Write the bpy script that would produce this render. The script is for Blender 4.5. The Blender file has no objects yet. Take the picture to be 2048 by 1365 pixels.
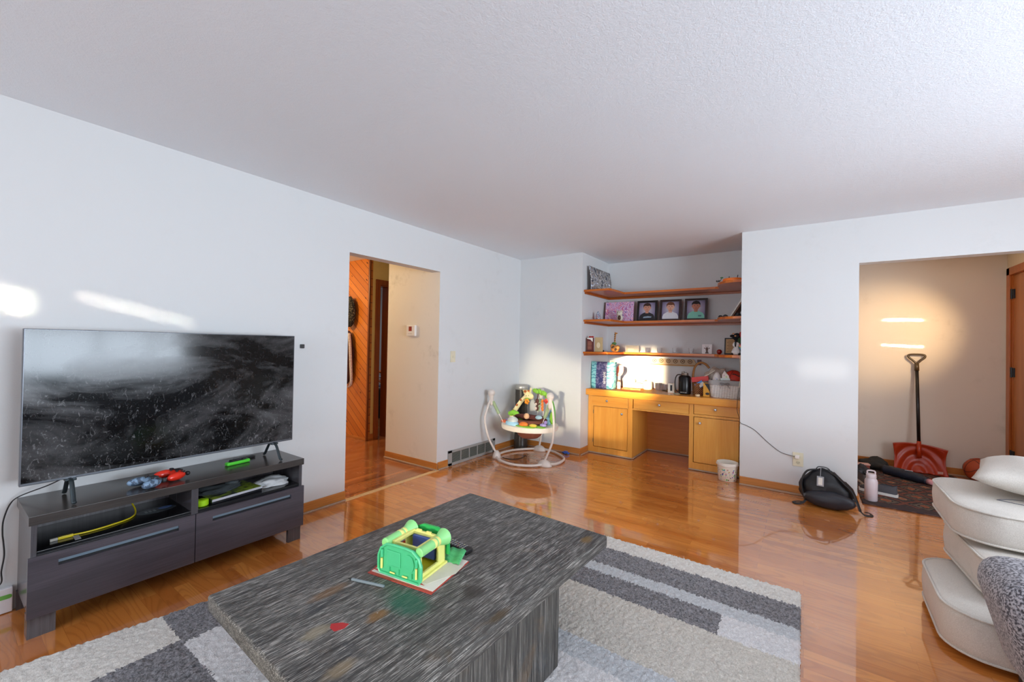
import bpy, bmesh, math, random
from mathutils import Vector, Matrix, Euler
R = math.radians
PI = math.pi
SC = bpy.context.scene
COL = SC.collection
# ---------------------------------------------------------------- camera
F, YAW, PITCH, ROLL = 832.7, 0.61203, 0.010364, 0.017133
CX, CZ = 3.0924, 1.30426
cd = bpy.data.cameras.new('camera'); cam = bpy.data.objects.new('camera', cd); COL.objects.link(cam)
cd.sensor_fit = 'HORIZONTAL'; cd.sensor_width = 36.0; cd.lens = 36.0 * F / 2048; cd.clip_start = 0.02
fwd = Vector((-math.sin(YAW) * math.cos(PITCH), math.cos(YAW) * math.cos(PITCH), math.sin(PITCH)))
r0 = Vector((math.cos(YAW), math.sin(YAW), 0)); u0 = r0.cross(fwd)
r1 = r0 * math.cos(ROLL) + u0 * math.sin(ROLL); u1 = u0 * math.cos(ROLL) - r0 * math.sin(ROLL)
cam.matrix_world = Matrix(((r1.x, u1.x, -fwd.x, CX), (r1.y, u1.y, -fwd.y, 0), (r1.z, u1.z, -fwd.z, CZ), (0, 0, 0, 1)))
SC.camera = cam
# ---------------------------------------------------------------- world, light, exposure
w = bpy.data.worlds.new('sky'); SC.world = w; w.use_nodes = True
w.node_tree.nodes['Background'].inputs[0].default_value = (0.83, 0.90, 1.0, 1)
w.node_tree.nodes['Background'].inputs[1].default_value = 3.5
SC.view_settings.view_transform = 'Standard'; SC.view_settings.look = 'None'
SC.view_settings.gamma = 1; SC.view_settings.exposure = -0.06; SC.view_settings.use_curve_mapping = False
cy = SC.cycles
cy.use_denoising = True; cy.max_bounces = 10; cy.diffuse_bounces = 7; cy.glossy_bounces = 4
cy.transmission_bounces = 8; cy.sample_clamp_indirect = 8; cy.caustics_reflective = False; cy.caustics_refractive = False
def light(name, kind, loc, target, energy, color, size=None, sizey=None, spread=None, roll=0, radius=None):
    l = bpy.data.lights.new(name, kind); o = bpy.data.objects.new(name, l); COL.objects.link(o)
    l.energy = energy; l.color = color
    d = (Vector(target) - Vector(loc)).normalized()
    o.matrix_world = Matrix.Translation(loc) @ d.to_track_quat('-Z', 'Y').to_matrix().to_4x4() @ Matrix.Rotation(roll, 4, 'Z')
    if kind == 'AREA':
        l.shape = 'RECTANGLE'; l.size = size; l.size_y = sizey or size
        if spread is not None: l.spread = spread
    if radius is not None: l.shadow_soft_size = radius
    return o
DAY = (0.85, 0.91, 1.0); WARM = (1.0, 0.74, 0.42)
# daylight entering by the two big windows (behind the camera and in the right wall)
light('daylight_rear_window', 'AREA', (2.0, -2.78, 1.45), (2.0, 3, 1.5), 30, DAY, 3.0, 1.4)
light('daylight_side_window', 'AREA', (6.16, 1.5, 1.45), (0, 2.5, 1.45), 90, DAY, 2.4, 1.3)
# added upward fill lights at the two windows, to brighten the ceiling
light('added_ceiling_fill_rear', 'AREA', (2.0, -2.75, 1.15), (2.2, 1.5, 2.9), 5, (0.80, 0.89, 1.0), 3.0, 0.8, R(120))
light('added_ceiling_fill_side', 'AREA', (6.1, 1.5, 1.15), (1.3, 2.8, 2.8), 66, (0.70, 0.85, 1.0), 2.4, 0.8, R(120))
# low sun through the rear window, warm
light('sun_through_rear_window', 'AREA', (2.83, -2.4, 1.62), (1.33, 5.4, 0.97), 11, (1.0, 0.76, 0.46), 0.44, 0.44, R(2.6))
light('sun_on_corner', 'AREA', (2.9, -2.3, 1.05), (0.62, 5.0, 0.50), 3.8, (1.0, 0.86, 0.62), 1.5, 1.15, R(3.5), roll=-0.36)
light('sun_on_left_wall', 'AREA', (5.85, -0.35, 1.55), (0.0, 0.04, 1.53), 0.45, (1.0, 0.88, 0.62), 0.55, 0.085, R(1.0), roll=-0.25)
light('sun_streak', 'AREA', (5.85, 0.9, 1.46), (0.0, 0.72, 1.465), 0.045, (1.0, 0.92, 0.66), 0.50, 0.012, R(1), roll=-0.24)
light('sun_on_back_wall', 'AREA', (4.6, -2.4, 1.3), (3.235, 4.58, 1.14), 0.035, (1.0, 0.93, 0.84), 0.34, 0.16, R(1.5))
light('entry_window_glow', 'SPOT', (4.62, 4.95, 1.75), (3.88, 6.35, 1.50), 105, (1.0, 0.68, 0.36), radius=0.05)
bpy.data.lights['entry_window_glow'].spot_size = R(50); bpy.data.lights['entry_window_glow'].spot_blend = 1.0
light('entry_sun_streak_upper', 'AREA', (4.60, 5.0, 1.76), (3.995, 6.35, 1.664), 0.3, (1.0, 0.93, 0.75), 0.30, 0.012, R(1), roll=-0.06)
light('entry_sun_streak_lower', 'AREA', (4.60, 5.0, 1.47), (3.997, 6.35, 1.372), 0.45, (1.0, 0.93, 0.75), 0.30, 0.018, R(1), roll=-0.08)
light('entry_added_fill', 'AREA', (4.1, 5.5, 2.40), (4.1, 5.5, 0), 4, (1, 0.80, 0.60), 0.8, 0.8)  # added warm fill below the entry ceiling, no such lamp is seen
light('hall_ceiling_lamp', 'POINT', (-2.1, 2.1, 2.2), (0, 0, 0), 62, (1.0, 0.70, 0.36), radius=0.08)
light('bedroom_day', 'AREA', (-3.0, 4.0, 2.3), (-3.0, 4.6, 0), 14, (0.8, 0.9, 1.0), 1.0, 1.0)
# ---------------------------------------------------------------- materials
def srgb(h):
    if isinstance(h, str):
        h = h.lstrip('#'); c = [int(h[i:i + 2], 16) / 255 for i in (0, 2, 4)]
    else: c = list(h)
    return tuple([x / 12.92 if x <= 0.04045 else ((x + 0.055) / 1.055) ** 2.4 for x in c] + [1.0])
class N:
    def __init__(s, name, rough=0.6, base='#808080', **kw):
        s.m = bpy.data.materials.new(name); s.m.use_nodes = True; s.t = s.m.node_tree
        s.b = s.t.nodes['Principled BSDF']; s.b.inputs['Roughness'].default_value = rough
        s.b.inputs['Base Color'].default_value = srgb(base)
        for k, v in kw.items(): s.b.inputs[k.replace('_', ' ')].default_value = v
        s._tc = None
    def n(s, typ, ins=None, **props):
        nd = s.t.nodes.new(typ)
        for k, v in props.items(): setattr(nd, k, v)
        for k, v in (ins or {}).items():
            if isinstance(v, bpy.types.NodeSocket): s.t.links.new(v, nd.inputs[k])
            else: nd.inputs[k].default_value = v
        return nd
    def coord(s, scale=(1, 1, 1), rot=(0, 0, 0), loc=(0, 0, 0), which='Object'):
        if s._tc is None: s._tc = s.n('ShaderNodeTexCoord')
        mp = s.n('ShaderNodeMapping', {'Vector': s._tc.outputs[which], 'Scale': scale, 'Rotation': rot, 'Location': loc})
        return mp.outputs[0]
    def noise(s, vec, scale, detail=4, rough=0.6, dist=0, out='Fac'):
        return s.n('ShaderNodeTexNoise', {'Vector': vec, 'Scale': scale, 'Detail': detail, 'Roughness': rough, 'Distortion': dist}).outputs[out]
    def ramp(s, fac, stops, interp='LINEAR'):
        nd = s.n('ShaderNodeValToRGB', {'Fac': fac}); cr = nd.color_ramp; cr.interpolation = interp
        while len(cr.elements) < len(stops): cr.elements.new(0.5)
        for e, (p, c) in zip(cr.elements, stops):
            e.position = p; e.color = srgb(c) if not isinstance(c, (int, float)) else (c, c, c, 1)
        return nd.outputs[0]
    def mix(s, fac, a, b, mode='MIX'):
        nd = s.n('ShaderNodeMix', data_type='RGBA', blend_type=mode)
        for i, v in ((0, fac), (6, a), (7, b)):
            if isinstance(v, bpy.types.NodeSocket): s.t.links.new(v, nd.inputs[i])
            else: nd.inputs[i].default_value = srgb(v) if isinstance(v, str) else v
        return nd.outputs[2]
    def math(s, op, a, b=0.0, c=0.0):
        return s.n('ShaderNodeMath', {0: a, 1: b, 2: c}, operation=op).outputs[0]
    def col(s, sock): s.t.links.new(sock, s.b.inputs['Base Color']); return s
    def rgh(s, sock): s.t.links.new(sock, s.b.inputs['Roughness']); return s
    def bump(s, h, strength=0.2, dist=0.01):
        nd = s.n('ShaderNodeBump', {'Height': h, 'Strength': strength, 'Distance': dist})
        s.t.links.new(nd.outputs[0], s.b.inputs['Normal']); return s
M = {}
def plain(name, c, rough=0.5, bumpy=0, **kw):
    if name in M: return M[name]
    a = N(name, rough, c, **kw)
    v = a.coord()
    f = a.noise(v, 14, 3)
    base = srgb(c)
    dark = tuple([x * 0.88 for x in base[:3]] + [1]); lite = tuple([min(1, x * 1.06) for x in base[:3]] + [1])
    a.col(a.mix(f, dark, lite))
    if bumpy: a.bump(a.noise(v, bumpy, 3), 0.35, 0.004)
    M[name] = a.m; return a.m
# painted walls with scuffs
def wallmat(name, c, dirt='#9a958c', amt=0.35):
    a = N(name, 0.55, c); v = a.coord()
    big = a.noise(v, 1.1, 5, 0.6); sm = a.noise(v, 6, 6, 0.7); sp = a.noise(v, 55, 2, 0.5)
    f = a.math('MULTIPLY', a.ramp(big, [(0.50, 0.0), (0.75, 1.0)]), a.ramp(sm, [(0.52, 0.0), (0.78, 1.0)]))
    f = a.math('MULTIPLY', f, amt)
    spot = a.ramp(a.noise(v, 9, 6, 0.75, 0.4), [(0.735, 0.0), (0.75, 0.55)])
    c1 = a.mix(f, srgb(c), srgb(dirt)); c1 = a.mix(a.math('MULTIPLY', spot, 0.5), c1, srgb('#77706a'))
    a.col(c1).bump(a.noise(v, 180, 3), 0.12, 0.003); M[name] = a.m; return a.m
W_MAIN = wallmat('wall_paint', '#d4d6d6')
W_JAMB = wallmat('wall_paint_worn', '#dfd8cc', '#8d8068', 0.8)
W_CREAM = wallmat('wall_paint_cream', '#e8d28c')
W_GREY = wallmat('wall_paint_grey', '#b9bcc0')
a = N('ceiling_paint', 0.75, '#dcdcdc'); v = a.coord()
a.col(a.mix(a.noise(v, 0.7, 4), '#e0e5ea', '#e8edf2')).bump(a.math('ADD', a.noise(v, 160, 3), a.noise(v, 45, 3)), 0.35, 0.004); W_CEIL = a.m
# laminate floors: strips with per strip colour and grain
def laminate(name, cols, along='x', width=0.066, length=0.62, gloss=0.18):
    a = N(name, gloss, '#c07a3e'); v = a.coord(rot=(0, 0, 0 if along == 'x' else PI / 2))
    bk = a.n('ShaderNodeTexBrick', {'Vector': v, 'Scale': 1.0, 'Mortar Size': 0.0006, 'Mortar Smooth': 0.1, 'Bias': 0.0,
             'Brick Width': length, 'Row Height': width, 'Color1': (0, 0, 0, 1), 'Color2': (1, 1, 1, 1), 'Mortar': (0.5, 0.5, 0.5, 1)}, offset=0.37)
    rnd = bk.outputs['Color']
    # wide boards of three strips share seams
    base = a.ramp(rnd, [(0.0, cols[0]), (0.35, cols[1]), (0.7, cols[2]), (1.0, cols[3])])
    sep = a.n('ShaderNodeSeparateXYZ', {0: v})
    row = a.math('FLOOR', a.math('DIVIDE', sep.outputs[1], width))
    off = a.n('ShaderNodeCombineXYZ', {0: a.math('MULTIPLY', row, 3.71), 1: a.math('MULTIPLY', rnd, 7.0), 2: 0.0}).outputs[0]
    vv = a.n('ShaderNodeVectorMath', {0: v, 1: off}, operation='ADD').outputs[0]
    st = a.n('ShaderNodeMapping', {'Vector': vv, 'Scale': (1.1, 6.5, 1)}).outputs[0]
    st2 = a.n('ShaderNodeMapping', {'Vector': vv, 'Scale': (4, 90, 1)}).outputs[0]
    wv = a.math('FRACT', a.math('MULTIPLY', a.noise(st, 1.1, 1, 0.4, 0.6), 11.0))
    grain = a.ramp(wv, [(0.0, 0.25), (0.10, 0.0), (0.30, 0.8), (0.65, 1.0), (0.92, 0.9), (1.0, 0.25)])
    fine = a.noise(st2, 6, 4, 0.7)
    c = a.mix(a.math('MULTIPLY', a.math('SUBTRACT', 1.0, grain), 0.36), base, cols[4])
    c = a.mix(a.math('MULTIPLY', fine, 0.30), c, cols[5])
    c = a.mix(a.math('MULTIPLY', bk.outputs['Fac'], 0.6), c, cols[4])
    a.col(c)
    a.rgh(a.ramp(a.noise(a.coord(), 3, 4), [(0.3, gloss * 0.8), (0.75, gloss * 1.7)]))
    a.b.inputs['Specular IOR Level'].default_value = 0.75; a.b.inputs['Coat Weight'].default_value = 1.0; a.b.inputs['Coat IOR'].default_value = 1.9; a.b.inputs['Coat Roughness'].default_value = 0.03
    if along == 'y': a.b.inputs['Coat IOR'].default_value = 1.5; a.b.inputs['Coat Roughness'].default_value = 0.12
    M[name] = a.m; return a.m
FLOOR = laminate('laminate_oak', ['#b96628', '#cf7c34', '#dc8b40', '#c4702e', '#853f14', '#e09a54'])
HALLF = laminate('laminate_cherry', ['#8e4a22', '#a95e2f', '#c47a44', '#7c3c1a', '#5a2810', '#cb8a55'], 'y', 0.055, 0.5, 0.2)
def woodmat(name, c1, c2, c3, axis='z', scale=1.0, rough=0.35, streak=0.5):
    if name in M: return M[name]
    a = N(name, rough, c1)
    sc = {'x': (1.2, 16, 16), 'y': (16, 1.2, 16), 'z': (16, 16, 1.2)}[axis]; sc = tuple(q * scale for q in sc)
    sf = {'x': (3, 120, 120), 'y': (120, 3, 120), 'z': (120, 120, 3)}[axis]
    g = a.noise(a.coord(sc), 1.3, 4, 0.55, 1.2); f = a.noise(a.coord(sf), 1.5, 3, 0.6)
    c = a.mix(a.ramp(g, [(0.30, 0.0), (0.7, 1.0)]), c1, c2)
    c = a.mix(a.math('MULTIPLY', a.ramp(f, [(0.45, 0.0), (0.7, 1.0)]), streak), c, c3)
    a.col(c).bump(f, 0.06, 0.001); M[name] = a.m; return a.m
CABV = woodmat('maple_veneer_upright', '#d8943a', '#e6a94f', '#c47f2a', 'z', 0.55, 0.32, 0.4)
CABH = woodmat('maple_veneer_level', '#d8943a', '#e6a94f', '#c47f2a', 'x', 0.55, 0.30, 0.4)
COUNTER = woodmat('maple_counter', '#d4882e', '#e09c42', '#bb6f20', 'x', 0.5, 0.20, 0.35)
SHELFW = woodmat('shelf_wood', '#b3560f', '#cc7220', '#8a3c08', 'x', 0.8, 0.28, 0.5)
BASEW = woodmat('baseboard_wood', '#b5702f', '#cb8742', '#8f4f1c', 'x', 0.8, 0.35, 0.5)
BASEWY = woodmat('baseboard_wood_lengthwise', '#b5702f', '#cb8742', '#8f4f1c', 'y', 0.8, 0.35, 0.5)
CASEW = woodmat('casing_wood', '#8e4718', '#a2561f', '#6d3010', 'z', 0.8, 0.3, 0.4)
DOORW = woodmat('door_wood', '#a8642c', '#bb7538', '#8d4e1e', 'z', 0.35, 0.3, 0.35)
ROUND = woodmat('shoe_moulding', '#b5a493', '#a08d7a', '#7d6a58', 'x', 2, 0.6, 0.4)
ESP = woodmat('espresso_foil', '#3c3735', '#47423f', '#2c2826', 'y', 1.2, 0.20, 0.5)
ESPZ = woodmat('espresso_foil_upright', '#484548', '#565357', '#343134', 'z', 1.2, 0.24, 0.6)
ESPD = woodmat('espresso_front', '#3b363c', '#565058', '#2a2529', 'y', 0.35, 0.30, 0.35)
def knotty():
    a = N('knotty_pine', 0.3, '#b5651f'); v = a.coord(rot=(0, R(-38), 0))
    sep = a.n('ShaderNodeSeparateXYZ', {0: v}); z = sep.outputs[2]
    fr = a.math('FRACT', a.math('DIVIDE', z, 0.085)); row = a.math('FLOOR', a.math('DIVIDE', z, 0.085))
    grv = a.math('LESS_THAN', a.math('ABSOLUTE', a.math('SUBTRACT', fr, 0.5)), 0.465)
    wn = a.n('ShaderNodeTexWhiteNoise', {'W': row}, noise_dimensions='1D').outputs['Value']
    st = a.n('ShaderNodeMapping', {'Vector': v, 'Scale': (2, 2, 30)}).outputs[0]
    c = a.mix(a.noise(st, 2, 3), '#c46a20', '#dd903c'); c = a.mix(a.math('MULTIPLY', wn, 0.45), c, '#a04c12')
    vor = a.n('ShaderNodeTexVoronoi', {'Vector': a.n('ShaderNodeMapping', {'Vector': v, 'Scale': (3.2, 3.2, 8)}).outputs[0], 'Scale': 1.6}).outputs['Distance']
    c = a.mix(a.ramp(vor, [(0.09, 1.0), (0.13, 0.0)]), c, '#4a1c06')
    c = a.mix(grv, '#5e2808', c); a.col(c); a.bump(grv, 0.3, 0.003); return a.m
PINE = knotty()
# worn black coffee table
def tablewood(name, axis, wear=1.0):
    a = N(name, 0.55, '#3a3835')
    if axis == 'y': sc, sf = (34, 2.0, 34), (300, 11, 300)
    elif axis == 'x': sc, sf = (1.4, 26, 26), (6, 170, 170)
    else: sc, sf = (26, 26, 1.4), (170, 170, 6)
    v = a.coord()
    g = a.noise(a.coord(sc), 1.6, 5, 0.6, 0.9); f = a.noise(a.coord(sf), 1.3, 4, 0.65, 0.3)
    big = a.noise(v, 3.2, 4, 0.6)
    c = a.mix(a.ramp(g, [(0.35, 0.0), (0.7, 1.0)]), '#2f2e2e', '#565552')
    c = a.mix(a.math('MULTIPLY', a.ramp(a.noise(v, 4.5, 4, 0.6, 0.5), [(0.62, 0.0), (0.74, 1.0)]), 0.5), c, '#6a5438')
    c = a.mix(a.math('MULTIPLY', a.ramp(a.noise(a.coord((1, 1, 1), loc=(3, 1, 0)), 2.6, 4, 0.6, 0.5), [(0.60, 0.0), (0.72, 1.0)]), 0.4), c, '#39444e')
    wr = a.math('MULTIPLY', a.ramp(f, [(0.52, 0.0), (0.60, 1.0)]), a.ramp(a.math('ADD', a.math('MULTIPLY', big, 0.6), a.math('MULTIPLY', g, 0.45)), [(0.36, 0.15), (0.66, 1.0)]))
    c = a.mix(a.math('MULTIPLY', wr, 0.90 * wear), c, '#c2c0bb')
    if wear == 1.0:   # paint stains and knots, each with its own place on the plank top
        wob = a.math('MULTIPLY', a.math('SUBTRACT', a.noise(v, 30, 4, .7), .5), .8)
        for (sx, sy, rx, ry, cc, am) in ((.13, -.25, .11, .075, '#1f5a48', .75), (-.135, -.387, .03, .09, '#7a5a38', .6), (.031, -.517, .03, .06, '#8a8068', .6), (.222, -.549, .03, .06, '#8a7a60', .6), (.107, -.355, .028, .05, '#7d5a2e', .8), (.383, .561, .03, .05, '#6e5424', .8), (.255, -.064, .05, .06, '#2e2a26', .8), (.412, -.106, .02, .07, '#4a3a20', .8), (-.001, -.038, .03, .05, '#6a4c30', .6), (-.30, .16, .05, .16, '#5a4636', .5)):
            d = a.n('ShaderNodeVectorMath', {0: a.coord((1 / rx, 1 / ry, 0), loc=(-sx / rx, -sy / ry, 0))}, operation='LENGTH').outputs['Value']
            c = a.mix(a.math('MULTIPLY', a.ramp(a.math('ADD', d, wob), [(.45, 1.0), (1.0, 0.0)]), am), c, cc)
    chips = a.ramp(a.noise(v, 90, 3, 0.7), [(0.70, 0.0), (0.73, 1.0)])
    c = a.mix(a.math('MULTIPLY', chips, 0.55 * wear), c, '#c9c8c4')
    a.col(c).bump(f, 0.5, 0.002); return a.m
TBL = tablewood('weathered_black_wood', 'y'); TBLZ = tablewood('weathered_black_wood_upright', 'z', 0.38); TBLS = tablewood('weathered_black_edge', 'y', 0.35)
def pile(name, c1, c2, sc=150, c3=None):
    a = N(name, 0.95, c1); v = a.coord()
    f = a.noise(v, sc, 3, 0.8); g = a.noise(v, sc * 0.35, 3, 0.7)
    h = a.math('ADD', a.math('MULTIPLY', f, 0.65), a.math('MULTIPLY', g, 0.35))
    c = a.mix(a.ramp(h, [(0.42, 0.0), (0.60, 1.0)]), c1, c2)
    c = a.mix(a.math('MULTIPLY', a.noise(v, 2.4, 3), 0.3), c, c3 or c1)
    a.b.inputs['Sheen Weight'].default_value = 0.35
    a.col(c).bump(h, 0.7, 0.010); M[name] = a.m; return a.m
# ---------------------------------------------------------------- geometry helpers
def B(): return bmesh.new()
def box(bm, x0, x1, y0, y1, z0, z1, bev=0, seg=2, mi=0):
    g = bmesh.ops.create_cube(bm, size=1.0); vs = g['verts']
    for q in vs: q.co = Vector(((x0 + x1) / 2 + q.co.x * (x1 - x0), (y0 + y1) / 2 + q.co.y * (y1 - y0), (z0 + z1) / 2 + q.co.z * (z1 - z0)))
    fs = set(f for q in vs for f in q.link_faces)
    if bev > 0:
        r = bmesh.ops.bevel(bm, geom=list(set(e for q in vs for e in q.link_edges)), offset=bev, segments=seg, affect='EDGES', profile=0.6)
        fs = set(r['faces']) | set(f for f in fs if f.is_valid)
    if mi:
        for f in fs: f.material_index = mi
    return [q for q in {q for f in fs if f.is_valid for q in f.verts}]
def xf(verts, mat):
    for q in verts: q.co = mat @ q.co
def frame(p0, p1):
    d = Vector(p1) - Vector(p0); return Matrix.Translation(p0) @ d.to_track_quat('Z', 'Y').to_matrix().to_4x4(), d.length
def cone(bm, p0, p1, r0, r1=None, n=20, mi=0):
    r1 = r0 if r1 is None else r1; m, L = frame(p0, p1)
    g = bmesh.ops.create_cone(bm, cap_ends=True, segments=n, radius1=r0, radius2=r1, depth=L, matrix=m @ Matrix.Translation((0, 0, L / 2)))
    if mi:
        for f in {f for q in g['verts'] for f in q.link_faces}: f.material_index = mi
    return g['verts']
def lathe(bm, prof, c=(0, 0, 0), n=32, mi=0, sx=1, sy=1, rot=None):
    rings = []
    for r, z in prof:
        ring = []
        for i in range(n):
            t = 2 * PI * i / n; p = Vector((r * math.cos(t) * sx, r * math.sin(t) * sy, z))
            if rot: p = rot @ p
            ring.append(bm.verts.new(p + Vector(c)))
        rings.append(ring)
    for a, b in zip(rings, rings[1:]):
        for i in range(n):
            f = bm.faces.new((a[i], a[(i + 1) % n], b[(i + 1) % n], b[i])); f.material_index = mi
    for ring, fl in ((rings[0], True), (rings[-1], False)):
        f = bm.faces.new(ring[::-1] if fl else ring); f.material_index = mi
    return [q for r_ in rings for q in r_]
def smooth_pts(pts, k=6, closed=False):
    pts = [Vector(p) for p in pts]; n = len(pts)
    if n < 3: return pts
    out = []
    rng = n if closed else n - 1
    for i in range(rng):
        if closed: a, b, c, d = pts[(i - 1) % n], pts[i], pts[(i + 1) % n], pts[(i + 2) % n]
        else: a, b, c, d = pts[max(i - 1, 0)], pts[i], pts[i + 1], pts[min(i + 2, n - 1)]
        for j in range(k):
            t = j / k
            out.append(0.5 * ((2 * b) + (c - a) * t + (2 * a - 5 * b + 4 * c - d) * t * t + (3 * b - a - 3 * c + d) * t ** 3))
    if not closed: out.append(pts[-1])
    return out
def tube(bm, pts, r, n=10, closed=False, k=6, mi=0, flat=None, up=None):
    P = smooth_pts(pts, k, closed) if k > 1 else [Vector(p) for p in pts]
    rings = []; m = len(P); prev = None
    for i, p in enumerate(P):
        if closed: d = P[(i + 1) % m] - P[i - 1]
        else: d = P[min(i + 1, m - 1)] - P[max(i - 1, 0)]
        if d.length < 1e-9: d = Vector((0, 0, 1))
        d.normalize()
        if prev is None: u = Vector(up) if up else (Vector((0, 0, 1)) if abs(d.z) < 0.9 else Vector((1, 0, 0)))
        else: u = prev
        u = (u - d * u.dot(d)).normalized(); prev = u; s = d.cross(u)
        rr = r[min(len(r) - 1, int(i * len(r) / m))] if isinstance(r, (list, tuple)) else r
        ra, rb = (rr, rr) if flat is None else (flat[0], flat[1])
        rings.append([bm.verts.new(p + u * math.cos(2 * PI * j / n) * ra + s * math.sin(2 * PI * j / n) * rb) for j in range(n)])
    L = m if closed else m - 1
    for i in range(L):
        a, b = rings[i], rings[(i + 1) % m]
        for j in range(n):
            f = bm.faces.new((a[j], a[(j + 1) % n], b[(j + 1) % n], b[j])); f.material_index = mi
    if not closed:
        for rg in (rings[0][::-1], rings[-1]):
            f = bm.faces.new(rg); f.material_index = mi
def ball(bm, c, r, seg=20, mi=0, rot=None):
    r = (r, r, r) if isinstance(r, (int, float)) else r
    m = Matrix.Translation(c) @ (rot.to_4x4() if rot else Matrix.Identity(4)) @ Matrix.Diagonal((*r, 1))
    g = bmesh.ops.create_uvsphere(bm, u_segments=seg, v_segments=max(8, seg * 2 // 3), radius=1, matrix=m)
    for f in {f for q in g['verts'] for f in q.link_faces}: f.material_index = mi
    return g['verts']
def prism(bm, poly, h, mat=None, mi=0, holes=None, bev=0):
    """poly in local XY, extruded along +Z by h, then transformed"""
    vs = [bm.verts.new((x, y, 0)) for x, y in poly]
    f = bm.faces.new(vs); r = bmesh.ops.extrude_face_region(bm, geom=[f]); top = [g for g in r['geom'] if isinstance(g, bmesh.types.BMVert)]
    for q in top: q.co.z += h
    allv = vs + top
    fs = {f for q in allv for f in q.link_faces}
    for f in fs: f.material_index = mi
    bmesh.ops.recalc_face_normals(bm, faces=list(fs))
    if mat: xf(allv, mat)
    return allv
def rrect(w, h, r, n=6, cx=0, cy=0):
    out = []
    for sx, sy, a0 in ((1, 1, 0), (-1, 1, 90), (-1, -1, 180), (1, -1, 270)):
        for i in range(n + 1):
            t = R(a0 + 90 * i / n); out.append((cx + sx * (w / 2 - r) + r * math.cos(t), cy + sy * (h / 2 - r) + r * math.sin(t)))
    return out
def ellipse(rx, ry, n=28, cx=0, cy=0): return [(cx + rx * math.cos(2 * PI * i / n), cy + ry * math.sin(2 * PI * i / n)) for i in range(n)]
def O(name, bm, mats, parent=None, smooth=False, loc=None, rot=None):
    bmesh.ops.recalc_face_normals(bm, faces=bm.faces[:])
    me = bpy.data.meshes.new(name); bm.to_mesh(me); bm.free()
    for m in (mats if isinstance(mats, (list, tuple)) else [mats]): me.materials.append(m)
    if smooth:
        for p in me.polygons: p.use_smooth = True
        if smooth != True: me.set_sharp_from_angle(angle=R(smooth))
    o = bpy.data.objects.new(name, me); COL.objects.link(o)
    if parent: o.parent = parent
    if loc: o.location = loc
    if rot: o.rotation_euler = rot
    return o
def T(name, label, cat, loc=(0, 0, 0), rotz=0, group=None, rot=None):
    o = bpy.data.objects.new(name, None); COL.objects.link(o); o.location = loc
    o.rotation_euler = rot or (0, 0, rotz); o.empty_display_size = 0.05
    return tag(o, label, cat, group)
def tag(o, label, cat, group=None):
    o['label'] = label; o['category'] = cat
    if group: o['group'] = group
    return o
def S(name, bm, mats, parent=None, smooth=False):
    o = O(name, bm, mats, parent, smooth)
    if not parent: o['kind'] = 'structure'
    return o
def text(name, s, size, mat, parent, matrix, extrude=0.0004):
    c = bpy.data.curves.new(name, 'FONT'); c.body = s; c.size = size; c.extrude = extrude; c.align_x = 'CENTER'; c.align_y = 'CENTER'
    tmp = bpy.data.objects.new(name, c); COL.objects.link(tmp); me = bpy.data.meshes.new_from_object(tmp); bpy.data.objects.remove(tmp); me.materials.clear(); me.materials.append(mat)
    o = bpy.data.objects.new(name, me); COL.objects.link(o); o.parent = parent; o.matrix_local = matrix; return o
def mod(o, typ, **kw):
    m = o.modifiers.new(typ.lower(), typ)
    for k, v in kw.items(): setattr(m, k, v)
    return m
#==ROOM==
H = 2.44; YB = 4.58; YA = 5.40; YE = 6.35; XE = 4.78; XR = 6.0; YR = -2.6; DH = 2.055
bm = B(); box(bm, 0, XR + .1, YR - .1, YB + .02, -0.1, 0); box(bm, 0.78, 2.72, YB + .02, YA + .1, -0.1, 0); box(bm, 3.3, XE + .1, YB + .02, YE + .1, -0.1, 0)
S('floor', bm, FLOOR)
bm = B(); box(bm, -4.4, 0, 0.6, 6.2, -0.1, 0); S('floor_hall', bm, HALLF)
bm = B(); box(bm, -4.4, XR + .1, YR - .1, YE + .1, H, H + .1); S('ceiling', bm, W_CEIL)
bm = B(); box(bm, -.12, 0, YR, 2.04, 0, H); box(bm, -.12, 0, 3.09, YB + .12, 0, H); box(bm, -.12, 0, 2.04, 3.09, DH, H); S('wall_left', bm, W_MAIN)
bm = B(); box(bm, -.82, -.12, 3.09, 3.21, 0, H); box(bm, -.001 - .119, -.0005, 3.0895, 3.0915, 0, DH - .001); S('wall_thermostat', bm, W_JAMB)
bm = B(); box(bm, 0, .9, YB, YB + .12, 0, H); S('wall_back_left', bm, W_MAIN)
bm = B(); box(bm, .78, .9, YB + .12, YA + .12, 0, H); S('wall_alcove_left', bm, W_MAIN)
bm = B(); box(bm, .9, 2.59, YA, YA + .12, 0, H); S('wall_alcove_back', bm, W_MAIN)
bm = B(); box(bm, 2.59, 2.71, YB + .12, YA + .12, 0, H); S('wall_alcove_right', bm, W_MAIN)
bm = B(); box(bm, 2.59, 3.47, YB, YB + .12, 0, H); box(bm, 3.47, 4.95, YB, YB + .12, DH, H); box(bm, 4.95, XR + .1, YB, YB + .12, 0, H); S('wall_back', bm, W_MAIN)
bm = B(); box(bm, 3.2, XE + .1, YE, YE + .12, 0, H); box(bm, 3.2, 3.32, YB + .12, YE, 0, H); S('wall_entry', bm, wallmat('wall_paint_entry', '#dcd2c4', '#8d8068', 0.6))
bm = B(); box(bm, XE, XE + .12, YB + .12, 5.22, 0, H); box(bm, XE, XE + .12, 6.24, YE, 0, H); box(bm, XE, XE + .12, 5.22, 6.24, 2.1, H); S('wall_entry_side', bm, wallmat('wall_paint_entry_side', '#dccdb2'))
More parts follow.
